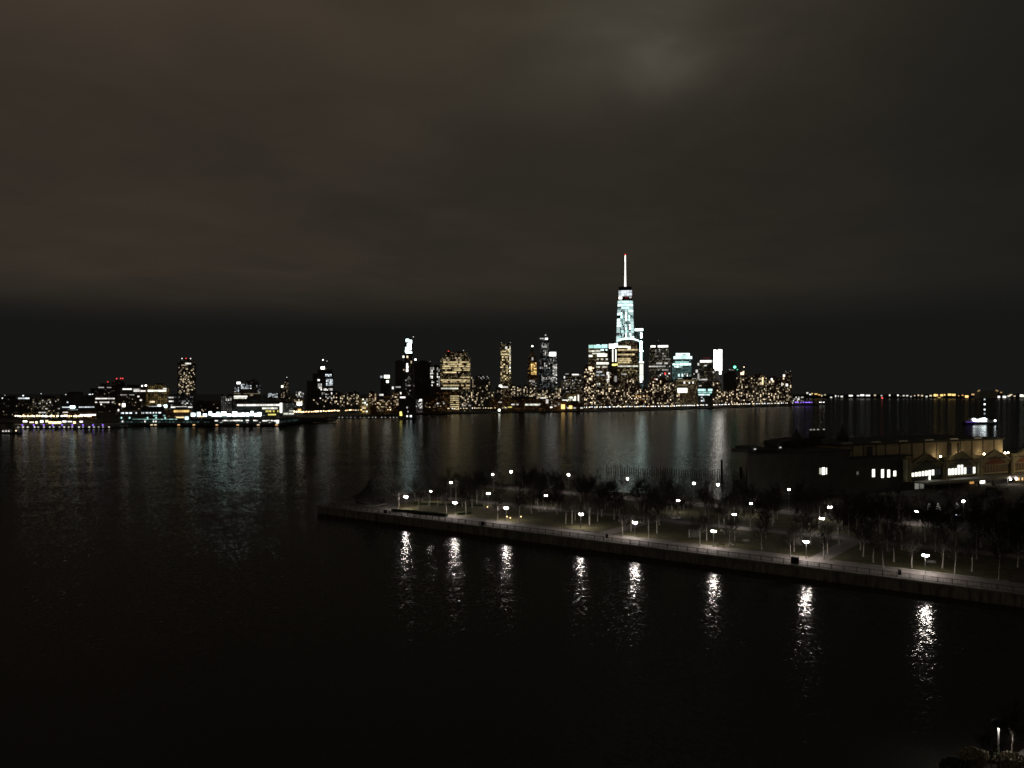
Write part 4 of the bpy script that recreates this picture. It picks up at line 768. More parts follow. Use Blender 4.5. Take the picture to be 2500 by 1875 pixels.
for px, py, lab in ((1051, 1199, 'faint inner path lamp behind the two leftmost promenade lamps'), (1192, 1205, 'inner path lamp between the second and third promenade lamps'), (1332, 1210, 'inner path lamp over the lit grove of dark trunks'), (1655, 1222, 'faint inner path lamp over the lit gravel left of the park centre'),
                    (1833, 1229, 'inner path lamp in the middle grove lit from below'), (1793, 1256, 'inner path lamp standing just in front of the middle grove'), (2026, 1238, 'farther of two inner path lamps left of the dark red bush'), (2006, 1266, 'nearer of two inner path lamps left of the dark red bush'), (2239, 1248, 'inner path lamp beside the leaning pale trunk at right')):
    p = head_at(px, py, 4.5); place(il, (p.x, p.y, 3.0), EDGE + R.uniform(-.6, .6), lab, MG)
BG = 'tall single lamps along the far edge of the park'
for px, py, lab in ((1101, 1178, 'leftmost tall single lamp at the back of the park'), (1203, 1158, 'second tall single lamp at the back of the park from the left'), (1248, 1152, 'highest glowing tall lamp at the back, third from the left'), (1388, 1159, 'tall single lamp at the back, alone in the dark crowns'), (1532, 1169, 'tall single lamp below the dark pile row'),
                    (1694, 1180, 'left one of two close tall lamps at the back'), (1753, 1183, 'right one of two close tall lamps, under the lone tall pile'), (1926, 1195, 'tall single lamp below the blank terminal wall'), (2352, 1224, 'brightest tall lamp, near the street below the gabled terminal')):
    p = head_at(px, py, 7.8); place(ml, (p.x, p.y, 3.0), 0, lab, BG)
hl_ = thing('street_lamp', 'hooded lamp with a glaring white pole top among shrubs in the lower right corner', 'street lamp', ground(2438, 1851, 3.0))
b = MB(); b.lathe([(.16, 0), (.16, .3), (.10, .45), (.085, 4.1)], 10); b.build('pole', M['white'], hl_)
b = MB(); b.lathe([(.10, 4.12), (.80, 4.34), (.80, 4.40), (.5, 4.62), (.1, 4.72)], 16); b.tube([(0, 0, 3.86), (0, 0, 4.36)], [.66, .66], 16, False); b.build('hood', M['metal'], hl_)
for a in (0.6, 2.7, 4.8): MB().ball((.33 * math.cos(a), .33 * math.sin(a), 4.08), .10, 10, 7).build('bulb', em('lamp', 650, True), hl_)
# low path lights
bm_ = MB(); bm_.lathe([(.09, 0), (.09, .5), (.07, .55)], 8); bm_.mi = 1; bm_.ball((0, 0, .68), .16, 8, 6)
bmm = bm_.mesh('path_light', [M['metal'], em('sod', 7)])
for px, py, lab in ((1190, 1242, 'low warm path light below the inner path lamp'), (1246, 1269, 'low warm path light right at the promenade lamp pole'), (1238, 1266, 'dimmest low path light left of the promenade lamp pole'), (1272, 1266, 'low warm path light beside the pale trunk')):
    tag(link('path_light', bmm, None, ground(px, py, 3.0)), lab, 'path light', 'low path lights')

# ------------------------------------------------------------------ trees
def tree_mesh(seed, h, spread, n_limb, n_br, n_tw, start):
    r = random.Random(seed)
    tr = MB(); x = y = 0.0; pts = []; rs = []
    lean = (r.uniform(-.05, .05), r.uniform(-.05, .05))
    for i in range(7):
        f = i / 6; z = h * .62 * f
        pts.append((lean[0] * z + r.uniform(-.05, .05) * (i > 0), lean[1] * z + r.uniform(-.05, .05) * (i > 0), z)); rs.append(.19 * (1 - f * .72) + (.07 if i == 0 else 0))
    tr.tube(pts, rs, 8)
    cr = MB()
    def limb(p, d, L, rad_, lvl):
        q = [Vector(p)]; dd = Vector(d)
        seg = 4 if lvl == 0 else 3 if lvl == 1 else 2
        for i in range(seg):
            dd = (dd + Vector((r.uniform(-.22, .22), r.uniform(-.22, .22), r.uniform(-.05, .22)))).normalized(); q.append(q[-1] + dd * L / seg)
        cr.tube(q, [max(.018, rad_ * (1 - .75 * i / seg)) for i in range(seg + 1)], 5 if lvl == 0 else 3, False)
        if lvl < 2:
            for k_ in range((n_br, n_tw)[lvl]):
                f = r.uniform(.25, 1.0); i = min(seg - 1, int(f * seg)); a = q[i].lerp(q[i + 1], f * seg - i)
                ax = dd.orthogonal().normalized(); ax.rotate(Matrix.Rotation(r.uniform(0, 6.28), 3, dd))
                nd_ = (dd * .75 + ax * r.uniform(.5, 1.0) + Vector((0, 0, .12))).normalized()
                limb(a, nd_, L * r.uniform(.4, .65), rad_ * .45, lvl + 1)
    for i in range(n_limb):
        f = start + (1 - start) * (i + r.random()) / n_limb
        i0 = min(5, int(f * 6)); a = Vector(pts[i0]).lerp(Vector(pts[i0 + 1]), f * 6 - i0)
        an = i * 2.4 + r.uniform(-.5, .5); up = .45 + .75 * f
        d = Vector((math.cos(an), math.sin(an), up)).normalized()
        limb(a, d, h * spread * (1.15 - f * .45) * r.uniform(.8, 1.15), .085 * (1.2 - f * .5), 0)
    limb(pts[-1], Vector((lean[0], lean[1], 1)).normalized(), h * .34, .07, 0)
    return tr, cr
protos = []
for i in range(6):
    tr, cr = tree_mesh(40 + i, 10.0, (.36, .33, .40, .34, .38, .33)[i], 10, 8, 7, .42)
    t = thing('bare_tree', 'x', 'tree'); tr.build('trunk', M['bark'], t); cr.build('crown', M['twig'], t); protos.append(t); remember(t)
used = set(); taken = []
def tree(p, label, group, sc=1.0):
    i = R.randrange(6)
    o = protos[i] if i not in used else copy_tree(protos[i]); used.add(i)
    o.location = p; o.rotation_euler = (0, 0, R.uniform(0, 6.28)); o.scale = (sc * R.uniform(.9, 1.1),) * 2 + (sc * R.uniform(.92, 1.08),)
    o['label'] = label; o['group'] = group; taken.append((p[0], p[1])); return o
LG = 'trees with lamp-lit pale trunks'
lit = ((973, 1240, 'pale forked trunk just left of the leftmost promenade lamp'), (1022, 1242, 'short dim trunk between the two leftmost promenade lamps'), (1031, 1227, 'bright pale trunk set back behind the leftmost promenade lamp'), (1090, 1254, 'thick pale trunk just left of the second promenade lamp'), (1138, 1258, 'pale trunk just right of the second promenade lamp'), (1164, 1234, 'thin pale trunk back on the lawn right of the second promenade lamp'),
       (1215, 1271, 'pale trunk just left of the lamp with ground lights'), (1268, 1274, 'pale trunk just right of the lamp with ground lights'), (1308, 1240, 'bright pale trunk at the left end of the lit grove'), (1357, 1233, 'thin pale trunk at the right of the lit grove'), (1381, 1279, 'dark trunk on the lawn slope left of the half-hidden lamp'), (1396, 1279, 'second dark trunk on the lawn slope left of the half-hidden lamp'), (1404, 1270, 'pale leaning trunk next to the half-hidden lamp'), (1439, 1282, 'dark flared trunk right of the half-hidden lamp'), (1459, 1273, 'thin pale trunk right of the half-hidden lamp'),
       (1520, 1309, 'pale trunk left of the lamp by the dark bin'), (1540, 1297, 'dim trunk behind the lamp by the dark bin'), (1585, 1313, 'pale trunk right of the lamp by the dark bin'), (1604, 1302, 'dim trunk farther right of the lamp by the dark bin'), (1627, 1253, 'bright pale trunk at the left end of the lit gravel'), (1708, 1334, 'bright pale trunk left of the lamp by the slanted bench'), (1725, 1321, 'dim trunk behind the lamp by the slanted bench'), (1780, 1338, 'bright pale trunk between lamp and slanted bench'), (1794, 1320, 'dim trunk behind the slanted bench'), (1768, 1289, 'thin pale trunk in front of the middle grove'), (1755, 1290, 'thin dim trunk left in front of the middle grove'), (1832, 1293, 'dim forked trunk right in front of the middle grove'), (1805, 1262, 'bright pale trunk at the left of the middle grove'), (1865, 1270, 'pale trunk at the right of the middle grove'), (1860, 1343, 'dim trunk alone on the gravel in the middle'),
       (1929, 1361, 'brightest pale trunk left of the lamp by the dark cabinet'), (1939, 1347, 'paler second trunk left of the lamp by the dark cabinet'), (2012, 1366, 'bright pale trunk right of the lamp by the dark cabinet'), (2020, 1352, 'dimmer trunk right of the lamp by the dark cabinet'), (1974, 1298, 'dim trunk in the dark behind the cabinet lamp'), (2046, 1302, 'dim thin trunk in the dark at right of the park centre'), (2108, 1359, 'faint trunk far left of the rightmost promenade lamp'), (2132, 1373, 'second faint trunk left of the rightmost promenade lamp'), (2156, 1388, 'third faint trunk left of the rightmost promenade lamp'), (2182, 1372, 'dark trunk left of the rightmost promenade lamp'), (2226, 1386, 'pale leaning trunk just left of the rightmost promenade lamp'), (2301, 1387, 'grey trunk just right of the rightmost promenade lamp'), (2331, 1401, 'forked pale trunk right of the rightmost promenade lamp'), (2205, 1283, 'pale leaning trunk left of the right inner path lamp'), (2439, 1416, 'barely lit trunk at the right edge of the park'), (2373, 1395, 'dim trunk between the forked one and the right edge'))
for px, py, lab in lit: tree(ground(px, py, 3.0), lab, LG, R.uniform(.82, 1.0))
for i, px in enumerate((1316, 1326, 1337, 1347, 1358, 1368)): tree(ground(px, 1250 - R.uniform(0, 3), 3.0), 'thin dark trunk in the row silhouetted against the lit grove floor', 'dark trunks of the lit grove', R.uniform(.8, .95))
for i, px in enumerate((1602, 1619, 1638, 1654, 1669, 1684)): tree(ground(px, 1266 - R.uniform(0, 4), 3.0), 'dark trunk silhouetted against the lit gravel left of the park centre', 'dark trunks of the lit gravel', R.uniform(.8, .95))
for i, px in enumerate((1818, 1842, 1855, 1880, 1898)): tree(ground(px, 1272 - R.uniform(0, 6), 3.0), 'dark trunk silhouetted in the middle grove', 'dark trunks of the middle grove', R.uniform(.8, .95))
for i, px in enumerate((1048, 1069)): tree(ground(px, 1236.5, 3.0), 'dark trunk on the lit lawn behind the two leftmost promenade lamps', 'dark trunks on the lit lawn', .9)
for i, px in enumerate((2220, 2240, 2252, 2265, 2276)): tree(ground(px, 1296 - R.uniform(0, 6), 3.0), 'dark trunk silhouetted on the lit ground below the right inner path lamp', 'dark trunks by the right inner path lamp', R.uniform(.75, .9))
n = 0
for _ in range(4000):
    s, t_ = R.uniform(20, 250), R.uniform(30, 101)
    p = pier(s, t_)
    if any((p.x - a) ** 2 + (p.y - c_) ** 2 < 4.7 ** 2 for a, c_ in taken): continue
    if 44 < t_ < 52 or (t_ > 87 and t_ < 95): continue
    # keep the lamps in clear view, as the park keepers do
    px = 1250 + F * p.x / p.y
    hide = False
    for o in list(COL.objects):
        if o.name.startswith('street_lamp') and o.get('group') in (FG, MG, BG):
            q = o.location
            if q.y > p.y - 1 and q.y < p.y + 95 and abs(1250 + F * q.x / q.y - px) < 14 + (9 if q.y < p.y + 30 else 3): hide = True; break
    if hide: continue
    zone = ('at the outer end of the park' if s < 80 else 'in the middle of the park' if s < 160 else 'in the landward part of the park') + (' along the far edge' if t_ > 70 else ' on the inner lawn')
    tree((p.x, p.y, 3.0), 'bare dark tree ' + zone, 'bare dark trees ' + zone, R.uniform(.9, 1.15)); n += 1
    if n > 185: break
for i in range(14):
    p = Vector((R.uniform(140, 190), R.uniform(225, 330), 3.0))
    if (p.x - 146) ** 2 + (p.y - 268) ** 2 < 100: continue
    tree(p, 'bare dark street tree between park and terminal', 'bare street trees by the terminal', R.uniform(.8, 1.0))
for px, py, lab, sc in ((2470, 1862, 'bare lit tree beside the lamp in the lower right corner', .66), (2420, 1890, 'bare small tree below the lower corner lamp', .5)):
    tree(ground(px, py, 3.0), lab, 'trees of the near shore', sc)

# ------------------------------------------------------------------ shrubs and hedges
def shrub(p, rx, ry, rz, n, m, label, name='shrub', group='shrubs of the near shore', size=.22):
    t = thing(name, label, 'shrub', p, 0, group)
    b = MB()
    for i in range(9):
        a = R.uniform(0, 6.28); b.tube([(0, 0, 0), (math.cos(a) * rx * .35, math.sin(a) * ry * .35, rz * .8), (math.cos(a) * rx * .7, math.sin(a) * ry * .7, rz * 1.3)], [.05, .03, .012], 4)
    b.build('stem', M['wood'], t)
    b = MB()
    for i in range(n):
        v = Vector((R.gauss(0, 1), R.gauss(0, 1), R.gauss(0, 1))).normalized() * R.uniform(.55, 1.0) ** .5
        c = Vector((v.x * rx, v.y * ry, rz * 1.0 + v.z * rz * .95)); a = Vector((R.uniform(-1, 1), R.uniform(-1, 1), R.uniform(-1, 1))).normalized(); d = a.orthogonal().normalized() * size * R.uniform(.6, 1.3); a = a.cross(d).normalized() * size * R.uniform(.5, 1.0)
        b.quad(c - d - a * .3, c - a, c + d + a * .3, c + a)
    b.build('foliage', m, t)
    return t
shrub(ground(2376, 1872, 3.0), 1.5, 1.5, 1.1, 900, M['leafp'], 'pale round shrub at the foot of the lower corner lamp')
shrub(ground(2398, 1862, 3.0), 1.1, 1.1, .7, 600, M['leafp'], 'smaller grey shrub touching the pale round shrub')
shrub(ground(2470, 1880, 3.0), 1.9, 1.5, 1.0, 900, M['leafp'], 'yellowish shrub right of the lower corner lamp')
shrub(ground(2428, 1862, 3.0), 1.0, 1.0, .7, 500, M['leaf'], 'dark small shrub just left of the lower corner lamp pole')
shrub(ground(2330, 1890, 3.0), 1.6, 1.4, .9, 600, M['leaf'], 'dark wide shrub at the bottom edge of the view')
shrub(ground(2482, 1322, 3.0), 4.2, 3.6, 2.4, 2600, M['leaf'], 'large black evergreen mound at the right edge of the park', 'evergreen_bush', 'evergreen bushes', .3)
shrub(ground(2424, 1300, 3.0), 2.6, 2.4, 1.6, 1200, M['leaf'], 'smaller black evergreen mound left of the large one', 'evergreen_bush', 'evergreen bushes', .3)
shrub(ground(2072, 1285, 3.0), 2.4, 2.2, 1.8, 900, mat('dark_red_leaf', (.07, .02, .018), .85, 0, .4, 3), 'dark red bush right of the two inner path lamps', 'red_bush', 'bushes on the lawn')
def hedge(p, q, w, h, label):
    d = q - p; L_ = d.length; t = thing('hedge', label, 'hedge', p, math.atan2(d.y, d.x), 'clipped hedges of the park')
    b = MB()
    for i in range(int(L_ * 55)):
        c = Vector((R.uniform(0, L_), R.choice((-w / 2, w / 2, R.uniform(-w / 2, w / 2))) + R.uniform(-.06, .06), R.uniform(.05, h))); 
        if R.random() < .5: c.z = h + R.uniform(-.06, .05)
        a = Vector((R.uniform(-1, 1), R.uniform(-1, 1), R.uniform(-1, 1))).normalized(); d_ = a.orthogonal().normalized() * .17; a = a.cross(d_).normalized() * .15
        b.quad(c - d_, c - a, c + d_, c + a)
    b.build('foliage', M['hedge'], t)
    MB().box(0, L_, -w * .42, w * .42, 0, h * .92).build('core', M['hedge'], t)
hedge(ground(957, 1248, 3), ground(1092, 1261, 3), 1.2, .9, 'low dark hedge along the promenade by the two leftmost lamps')
hedge(ground(1011, 1231, 3), ground(1180, 1236, 3), .8, .7, 'long thin dark hedge across the lit lawn')
hedge(ground(1118, 1257, 3), ground(1150, 1254, 3), .9, .7, 'short dark hedge right of the second promenade lamp')

# ------------------------------------------------------------------ park furniture
def bench(p, rz, label, m):
    t = thing('park_bench', label, 'bench', p, rz, 'park benches')
    b = MB()
    for i in range(3): b.box(-1.1, 1.1, -.26 + i * .18, -.11 + i * .18, .43, .48)
    b.build('seat', m, t)
    b = MB()
    for i in range(3): b.box(-1.1, 1.1, .30 + i * .03, .335 + i * .03, .54 + i * .15, .66 + i * .15)
    b.build('backrest', m, t)
    for x in (-.9, .9):
        b = MB(); b.box(x - .04, x + .04, -.24, -.16, 0, .43); b.box(x - .04, x + .04, .24, .30, 0, .95); b.box(x - .04, x + .04, -.16, .24, .34, .42); b.build('leg', M['metal'], t)
bench(ground(1788, 1334, 3.01), 1.25, 'pale slanted bench in the lamplight beside a trunk', M['white'])
bench(ground(1760, 1336, 3.01), EDGE, 'dark bench at the foot of the lamp by the slanted bench', M['wood'])
bench(ground(2274, 1378, 3.01), EDGE + .3, 'faint pale bench behind the rightmost promenade lamp', M['concrete'])
bench(ground(1646, 1269, 3.01), .05, 'white bench on the lit gravel left of the park centre', M['white'])
bench(ground(1660, 1268, 3.01), .8, 'second white bench, turned, on the lit gravel', M['white'])
bench(ground(1822, 1325, 3.01), .1, 'pale low bench in the gravel middle of the park', M['concrete'])
kk = thing('kiosk', 'small dark park kiosk with two pale corner pillars', 'kiosk', ground(1695, 1311, 3.0), EDGE * .3)
b = MB(); b.box(-1.1, 1.1, -1, 1.2, 0, 2.2); b.build('wall', M['darkwall'], kk)
b = MB(); b.box(-1.9, 1.9, -1.5, 1.6, 2.35, 2.5); b.build('roof', M['roofdk'], kk)
for x in (-1.5, 1.5): MB().box(x - .2, x + .2, -1.25, -.85, 0, 2.34).build('pillar', M['concrete'], kk)
def cabinet(px, w, h, label):
    D0 = None
    # on the railing line
    k = (px - 1250) / F; p0 = pier(0, 1.35); s_ = (k * p0.y - p0.x) / (U.x - k * U.y); p = p0 + U * s_
    t = thing('rescue_cabinet', label, 'cabinet', (p.x, p.y, 3.006), EDGE, 'dark cabinets by the railing')
    MB().box(-w / 2, w / 2, -.3, .3, .12, h).build('body', M['metal'], t)
    MB().box(-w / 2 - .06, w / 2 + .06, -.36, .36, h, h + .08).build('lid', M['roofdk'], t)
    for x in (-w * .38, w * .38): MB().box(x - .05, x + .05, -.2, .2, 0, .12).build('foot', M['metal'], t)
cabinet(941, 1.3, 1.2, 'leftmost dark cabinet at the railing, near the conical pavilion')
cabinet(1179, 1.5, 1.25, 'dark cabinet at the railing left of the lamp with ground lights')
cabinet(1941, 1.9, 1.75, 'big dark cabinet at the railing below the brightest pale trunk')
def bin_(px, py, label):
    t = thing('litter_bin', label, 'bin', ground(px, py, 3.01), 0, 'round litter bins')
    MB().lathe([(.26, 0), (.36, .05), (.42, 1.0), (.42, 1.02)], 14).build('body', M['metal'], t); MB().lathe([(.46, 1.02), (.44, 1.1), (.2, 1.25), (.12, 1.25)], 14).build('lid', M['roofdk'], t)
bin_(1482, 1313, 'round dark bin at the railing, left of its lamp')
bin_(2196, 1403, 'small dark bin at the railing left of the rightmost promenade lamp')

# conical pavilion at the tip of the pier
gz = thing('conical_pavilion', 'dark open pavilion with a swooping conical roof at the tip of the pier', 'pavilion', ground(905, 1230, 3.0))
MB().lathe([(6.6, 0), (6.6, .35), (6.3, .36)], 12).build('plinth', M['concrete'], gz)
for i in range(10):
    a = i * 6.28318 / 10; x, y = 5.7 * math.cos(a), 5.7 * math.sin(a)
    MB().tube([(x, y, .3), (x, y, 3.2)], [.16, .14], 8).build('column', M['metal'], gz)
rf = MB().lathe([(7.6, 2.85), (7.7, 3.05), (5.2, 4.1), (3.2, 5.6), (1.9, 7.2), (1.45, 7.9), (1.3, 7.95)], 10).build('roof', M['roofdk'], gz)
MB().lathe([(1.15, 7.9), (1.1, 8.7), (1.65, 8.7), (.9, 9.2), (.12, 9.8), (.05, 10.6)], 10).build('cupola', M['roofdk'], rf)
b = MB()
for i in range(10):
    if i in (7, 8): continue
    a = i * 6.28318 / 10; a2 = a + .55
    b.tube([(5.5 * math.cos(a), 5.5 * math.sin(a), 1.2), (5.5 * math.cos(a2), 5.5 * math.sin(a2), 1.2)], [.05, .05], 5); b.tube([(5.3 * math.cos(a), 5.3 * math.sin(a), .75), (5.3 * math.cos(a2), 5.3 * math.sin(a2), .75)], [.2, .2], 4)
b.build('bench_ring', M['wood'], gz)

# timber piles in the slip beyond the park
for i in range(64):
    f = i / 63; px = 1482 + (1828 - 1482) * f; D = 500 - 28 * f
    x = (px - 1250) / F * D
    h = R.uniform(2.0, 3.4) + (1.3 if i < 12 and i % 3 == 0 else 0)
    o = MB().tube([(x, D, -3), (x + R.uniform(-.2, .2), D, h)], [.32, .26], 7).build('timber_pile', M['wood'])
    tag(o, 'old timber pile in the long dark row beyond the park trees', 'pile', 'timber piles in the slip')
for px, h_, lab in ((1762, 9.0, 'lone tall thick pile cluster against the bright water streak'), (1808, 5.0, 'lower thick pile cluster beside the terminal wall')):
    p = Vector(((px - 1250) / F * 474, 474, 0)); t = thing('pile_cluster', lab, 'pile', p)
    for k_ in range(5):
        a = k_ * 1.256; MB().tube([(math.cos(a) * .5, math.sin(a) * .5, -3), (math.cos(a) * .38, math.sin(a) * .38, h_ * R.uniform(.92, 1))], [.35, .3], 7).build('pile', M['wood'], t)
    MB().lathe([(.85, h_ * .7), (.85, h_ * .74)], 10).build('band', M['metal'], t)

# ------------------------------------------------------------------ ferry terminal
O = Vector((147.6, 360, 0)); ANG = math.atan2(55, 103); e0 = (math.cos(ANG), math.sin(ANG))
def S(px):
    k = (px - 1250) / F; return (k * O.y - O.x) / (e0[0] - k * e0[1])
def ZS(py, s, dep=0): return CZ - (py - HY) / F * (O.y + e0[1] * s + e0[0] * dep)
T = thing('ferry_terminal', 'long dark ferry terminal with gabled slips, lit windows and a tan upper storey', 'terminal', (O.x, O.y, 0), ANG)
s0, s1 = S(1828), 165
b = MB(); b.prism([(s0, 0), (-.6, 0), (-.6, 26), (s0 + 24.4, 26)], 0, 22.0); b.box(-.59, 36, 0, 46, 0, 18.4); b.box(36.01, s1, 0, 46, 0, 15.0); b.build('wall', M['darkwall'], T)
b = MB(); b.prism([(s0 - .3, -.5), (.2, -.9), (.2, 26.3), (s0 + 25, 26.3)], 22.02, 22.7); b.box(.21, 40, -.9, 4.1, 18.42, 18.9); b.box(s0 + 2, S(1930), 2, 12, 22.7, 24.2); b.box(s0 + 3, s0 + 9, 2.2, 11, 24.2, 25.4); b.box(S(1912), S(1922), 3, 9, 24.2, 26.3)
b.box(40.02, s1, -2.2, 46.6, 15.02, 15.6); rfm = b.build('roof', M['roofdk'], T)
# upper storey with tan panels between dark pilasters
u0, u1 = S(2078), S(2472)
b = MB(); b.box(u0, u1, 5, 40, 15.6, 23.6); b.build('upper_storey', M['tanpanel'], T)
b = MB(); b.box(u0 - .5, u1 + .8, 4.2, 41, 23.62, 24.5); b.build('parapet', M['roofdk'], rfm)
for px in (2100, 2127, 2158, 2181, 2216, 2246, 2276, 2306, 2336, 2365, 2393, 2420, 2447): 
    s = S(px) + 1.2; MB().box(s - .18, s + .18, 4.75, 5.1, 15.6, 23.6).build('pilaster', M['darkwall'], T)
for px, wd in ((2146, 3.4), (2341, 2.6), (2363, 1.2)): MB().box(S(px) - wd / 2, S(px) + wd / 2, 4.6, 5.2, 17, 23.0).build('dark_opening', M['roofdk'], T)
b = MB(); b.box(u0, u1, 4.7, 5.0, 15.7, 16.1); b.build('sill_course', M['copper'], T)
for xa, xb_ in ((2078, 2102), (2149, 2172), (2216, 2237), (2279, 2301), (2341, 2361), (2399, 2419)):
    MB().box(S(xa), S(xb_), 4.4, 6.5, 24.52, 25.2).build('skylight', M['steel'], T)
# cupolas on the roof behind
for px, y0 in ((1993, 14), (2136, 22)):
    s = S(px) + (y0 * .25); q = MB(); q.lathe([(2.6, 22.7), (2.5, 25.2), (3.0, 25.3), (1.5, 27.6), (.35, 29.6), (.15, 31.5)], 8, (s, y0, 1.2)); q.build('cupola', M['roofdk'], T)
b = MB(); b.poly_y([(S(2000), 22.7), (S(2000), 25.2), (S(2052), 26.6), (S(2095), 26.6), (S(2095), 22.7)], 20, 32); b.build('roof_monitor', M['roofdk'], rfm)
for px in (2045, 2053, 2063, 2078): link('roof_lamp', wmesh('wh', .35), T, (S(px) + 6, 20, 30.4), (.7, .5, .5))
MB().box(S(2043) + 6, S(2082) + 6, 20.2, 20.5, 26.4, 30).build('sign_frame', M['metal'], rfm)
# gabled ferry slips
GC = [48.3 + 26.2 * i for i in range(-0, 4)]
for i, g in enumerate(GC):
    hw_ = 11.6
    gb = MB(); gb.poly_y([(g - hw_, 7.6), (g + hw_, 7.6), (g + hw_, 14.0), (g, 18.9), (g - hw_, 14.0)], -1.4, .2)
    go = gb.build('gable', M['copper' if i > 0 else 'darkwall'], T)
    b = MB()
    for off, th in ((0, .55), (1.25, .38), (2.3, .3)):
        for sg in (-1, 1):
            b.tube([(g + sg * (hw_ + .2), -1.9 + off * .15, 14.1 - off), (g, -1.9 + off * .15, 19.1 - off)], [th, th], 4)
    b.build('gable_moulding', M['copper'], go)
    MB().box(g - hw_ + .6, g + hw_ - .6, -1.55, -1.38, 8.3, 11.9).build('window_band', M['metal'], go)
    b = MB(); b.poly_y([(g - hw_ + 1.6, 12.2), (g + hw_ - 1.6, 12.2), (g + hw_ - 1.6, 12.9), (g, 16.2), (g - hw_ + 1.6, 12.9)], -1.5, -1.3); b.build('tympanum', M['red'] if i > 1 else M['darkwall'], go)
    for j in range(9):
        x = g - 9.4 + j * 2.35
        if i == 0: hue, s_, on = 'pale', 2.2, j < 7
        elif i == 1: hue, s_, on = 'pale', 2.2, j in (0, 1, 2, 3, 4, 5, 8)
        elif i == 2: hue, s_, on = 'orange', .05, True
        else: hue, s_, on = 'orange', .10, True
        hgt = 3.0 if not (i == 1 and j in (3, 4)) else 4.4
        if i == 0: hgt = 1.7 + j * .14
        if i > 1: hgt = 2.4 + 1.6 * (1 - abs(j - 4) / 4)
        if not on: hue, s_ = 'cw', .02
        link('window', wmesh(hue, s_), go, (x, -1.6, 8.5 + hgt / 2 + (.5 if i == 0 else 0)), (1.5 if i < 2 else .9, .2, hgt))
        if i == 0 and j == 5: link('window', wmesh('pale', 2.4), go, (x, -1.6, 8.0), (1.0, .2, 2.0))
for g in [GC[0] - 13.1] + [g + 13.1 for g in GC]:
    b = MB(); b.box(g - 1.3, g + 1.3, -2.6, -.1, 6.9, 16.2); b.box(g - 1.7, g + 1.7, -3.0, -.1, 16.2, 17.0); b.box(g - .5, g + .5, -2.9, -2.6, 7.4, 15.8)
    b.build('pier_column', M['copper'], T)
# canopy over the street and what shows under it
b = MB(); b.box(S(2222), s1, -9, -.1, 6.1, 6.85); b.box(S(2222), s1, -9.3, -9.0, 5.9, 7.1); b.build('canopy', M['concrete'], T)
for s in range(44, 165, 11): MB().box(s - .3, s + .3, -8.7, -8.1, 2.9, 6.1).build('canopy_post', M['darkwall'], T)
for px, dy in ((2307, 1106), (2362, 1107), (2414, 1103), (2465, 1106), (2472, 1102)):
    s = S(px); z = ZS(dy, s, 2.5)
    link('wall_lamp', MB().ball((0, 0, 0), .42).mesh('wall_lamp', em('sodw', 30, True)), T, (s, 2.3, 17.0)); MB().box(s - .1, s + .1, 2.4, 5, 17.1, 17.2).build('lamp_arm', M['metal'], T)
for i, (px, wd, ht, zz, hue, sv) in enumerate(((2372, 3.0, 2.2, 4.4, 'orange', .8), (2395, 1.6, 3.4, 4.7, 'pale', 4.0), (2401, 1.5, 3.6, 4.9, 'pale', 4.5), (2488, 6.2, 3.6, 4.6, 'sod', 1.6), (2512, 6, 3.6, 4.6, 'sod', 1.4), (2238, 2.6, 3.4, 4.6, 'pale', .22), (2250, 2.6, 3.4, 4.6, 'pale', .16))):
    link('doorway', wmesh(hue, sv), T, (S(px), -.12, zz), (wd, .25, ht))
for px in (2419, 2433): link('canopy_lamp', MB().ball((0, 0, 0), .45).mesh('canopy_lamp', em('lamp', 30, True)), T, (S(px), -9.7, 5.6))
# lit windows in the blank left wall
for px, py, wd, ht, sv in ((2003, 1150, 1.5, 2.6, .6), (2010, 1150, 1.6, 3.0, 3.5), (2017, 1150, .7, 2.8, 1.6), (2132, 1155, 1.7, 3.4, 2.6), (2154, 1156, 1.7, 3.7, 2.6), (2169, 1156, 1.7, 3.4, 2.6), (2184, 1156, 1.7, 2.4, 2.6), (2093, 1155, 1.2, 1.4, .10)):
    s = S(px); o = MB().box(s - wd / 2 - .15, s + wd / 2 + .15, -.1, .05, ZS(py, s) - ht / 2 - .15, ZS(py, s) + ht / 2 + .15).build('window_frame', M['metal'], T)
    link('pane', wmesh('pale', sv), o, (s, -.06, ZS(py, s)), (wd, .2, ht))
for px, py in ((1850, 1097), (1912, 1093)): link('roof_lamp', wmesh('wh', .8), T, (S(px), 1.5, ZS(py, S(px))), (.8, .4, .4))
# sodium street lamp and an added, unseen floodlight, both lighting the terminal
def sodium(s, y, h, label, L=420):
    p = O + Vector((e0[0] * s - e0[1] * y, e0[1] * s + e0[0] * y, 3.0))
    t = thing('street_lamp', label, 'street lamp', p, ANG, 'sodium street lamps by the terminal')
    b = MB(); b.tube([(0, 0, 0), (0, 0, h - 1), (0, .4, h - .2), (0, 1.6, h)], [.14, .09, .07, .05], 8); b.build('pole', M['steel'], t)
    g = MB().lathe([(.1, -.18), (.34, -.1), (.38, 0)], 12, (0, 1.9, h)).build('lamp_head', em('sodw', L, True), t)
    MB().lathe([(.42, .02), (.3, .16), (.05, .22)], 12, (0, 1.9, h)).build('cap', M['metal'], g)
sodium(152, -42, 17, 'added unseen floodlight farther beyond the right edge, brightening the terminal front', 11000)  # added out of view to lift the upper storey and gables
sodium(133, -17, 13, 'sodium street lamp just beyond the right edge, lighting the terminal gables orange')

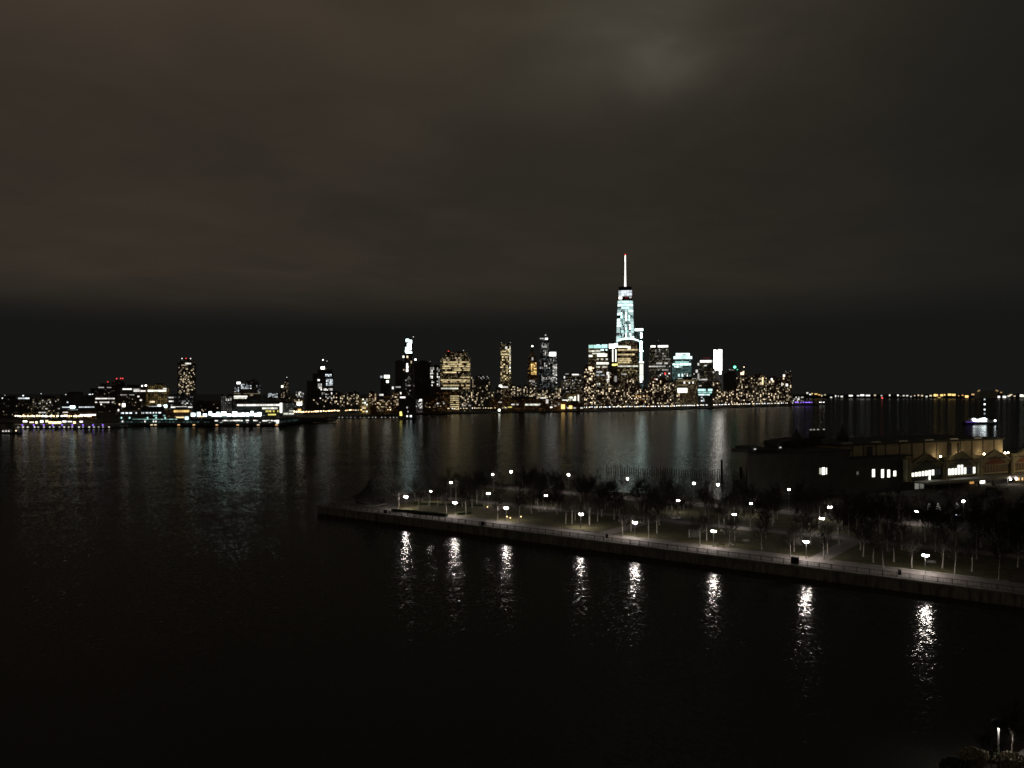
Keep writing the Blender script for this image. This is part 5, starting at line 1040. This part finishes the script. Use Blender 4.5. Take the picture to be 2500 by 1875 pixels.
# ------------------------------------------------------------------ cars
def car(p, rz, m, label, lights=0):
    t = thing('parked_car', label, 'car', p, rz, 'cars parked near the terminal')
    prof = [(-2.15, .35), (-2.2, .75), (-2.05, .95), (-1.2, 1.0), (-.6, 1.42), (.75, 1.45), (1.55, 1.02), (2.05, .92), (2.15, .6), (2.1, .35)]
    b = MB(); b.poly_y(prof, -.86, .86); o = b.build('body', m, t)
    b = MB(); b.poly_y([(-1.08, 1.02), (-.58, 1.36), (.70, 1.39), (1.38, 1.03)], -.875, .875); b.build('side_window', M['glass'], t)
    wm_ = MB(); wm_.tube([(0, -.11, 0), (0, .11, 0)], [.33, .33], 14); me = wm_.mesh('wheel', M['rubber'])
    for x in (-1.35, 1.35):
        for y in (-.8, .8): link('wheel', me, t, (x, y, .33))
    for y in (-.6, .6): link('headlight', wmesh('cw', 8) if lights else MB().box(-.5, .5, -.5, .5, -.5, .5).mesh('headlight', M['steel']), t, (-2.2, y, .68), (.1, .36, .18))
    for y in (-.62, .62): link('tail_light', MB().box(-.5, .5, -.5, .5, -.5, .5).mesh('tail_light', M['red']), t, (2.15, y, .72), (.08, .34, .16))
for px, py, rz, m, lab, lt in ((2337, 1259, 1.25, 'carpaint', 'dark car with its headlights on, left of the street trees', 1), (2313, 1257, 1.2, 'carsilver', 'silver car parked left of the car with headlights', 0), (2290, 1255, 1.2, 'carpaint', 'dark car parked two left of the car with headlights', 0), (2416, 1197, .5, 'carpaint', 'dark car with a glinting roof under the canopy lamps', 0), (2452, 1199, .5, 'carsilver', 'grey car parked by the orange doorway', 0),
                              (2400, 1216, .5, 'carpaint', 'dark car on the road nearest the brightest tall lamp', 0), (2440, 1222, .5, 'carsilver', 'silver car on the road at the right edge', 0), (2300, 1206, .45, 'carsilver', 'silver car catching light below the second gable', 0), (2433, 1282, .4, 'carpaint', 'dark car with one glinting lamp by the evergreen mounds', 0)):
    car(ground(px, py, 3.015), rz, M[m], lab, lt)
# little conical trees strung with lights by the street
for px, py, lab in ((2268, 1250, 'small conical tree strung with white lights, left of three'), (2290, 1249, 'small conical tree strung with white lights, middle of three'), (2336, 1247, 'small conical tree strung with white lights, right of three')):
    p = ground(px, py, 3.0); t = thing('lit_conical_tree', lab, 'tree', p, 0, 'small lit conical trees')
    MB().tube([(0, 0, 0), (0, 0, 1)], [.1, .08], 6).build('trunk', M['wood'], t)
    b = MB()
    for i in range(260):
        z = R.uniform(.6, 3.2); r_ = (3.3 - z) * .34; a = R.uniform(0, 6.28); c = Vector((math.cos(a) * r_, math.sin(a) * r_, z)); d_ = Vector((R.uniform(-1, 1), R.uniform(-1, 1), R.uniform(-1, 1))).normalized() * .13; e_ = d_.orthogonal().normalized() * .12
        b.quad(c - d_, c - e_, c + d_, c + e_)
    b.build('foliage', M['leaf'], t)
    for i in range(9):
        z = .8 + i * .28; r_ = (3.5 - z) * .36; a = i * 2.1 + R.random()
        link('bulb', wmesh('wh', 1.3), t, (math.cos(a) * r_, -abs(math.sin(a)) * r_, z), (.16, .16, .16))
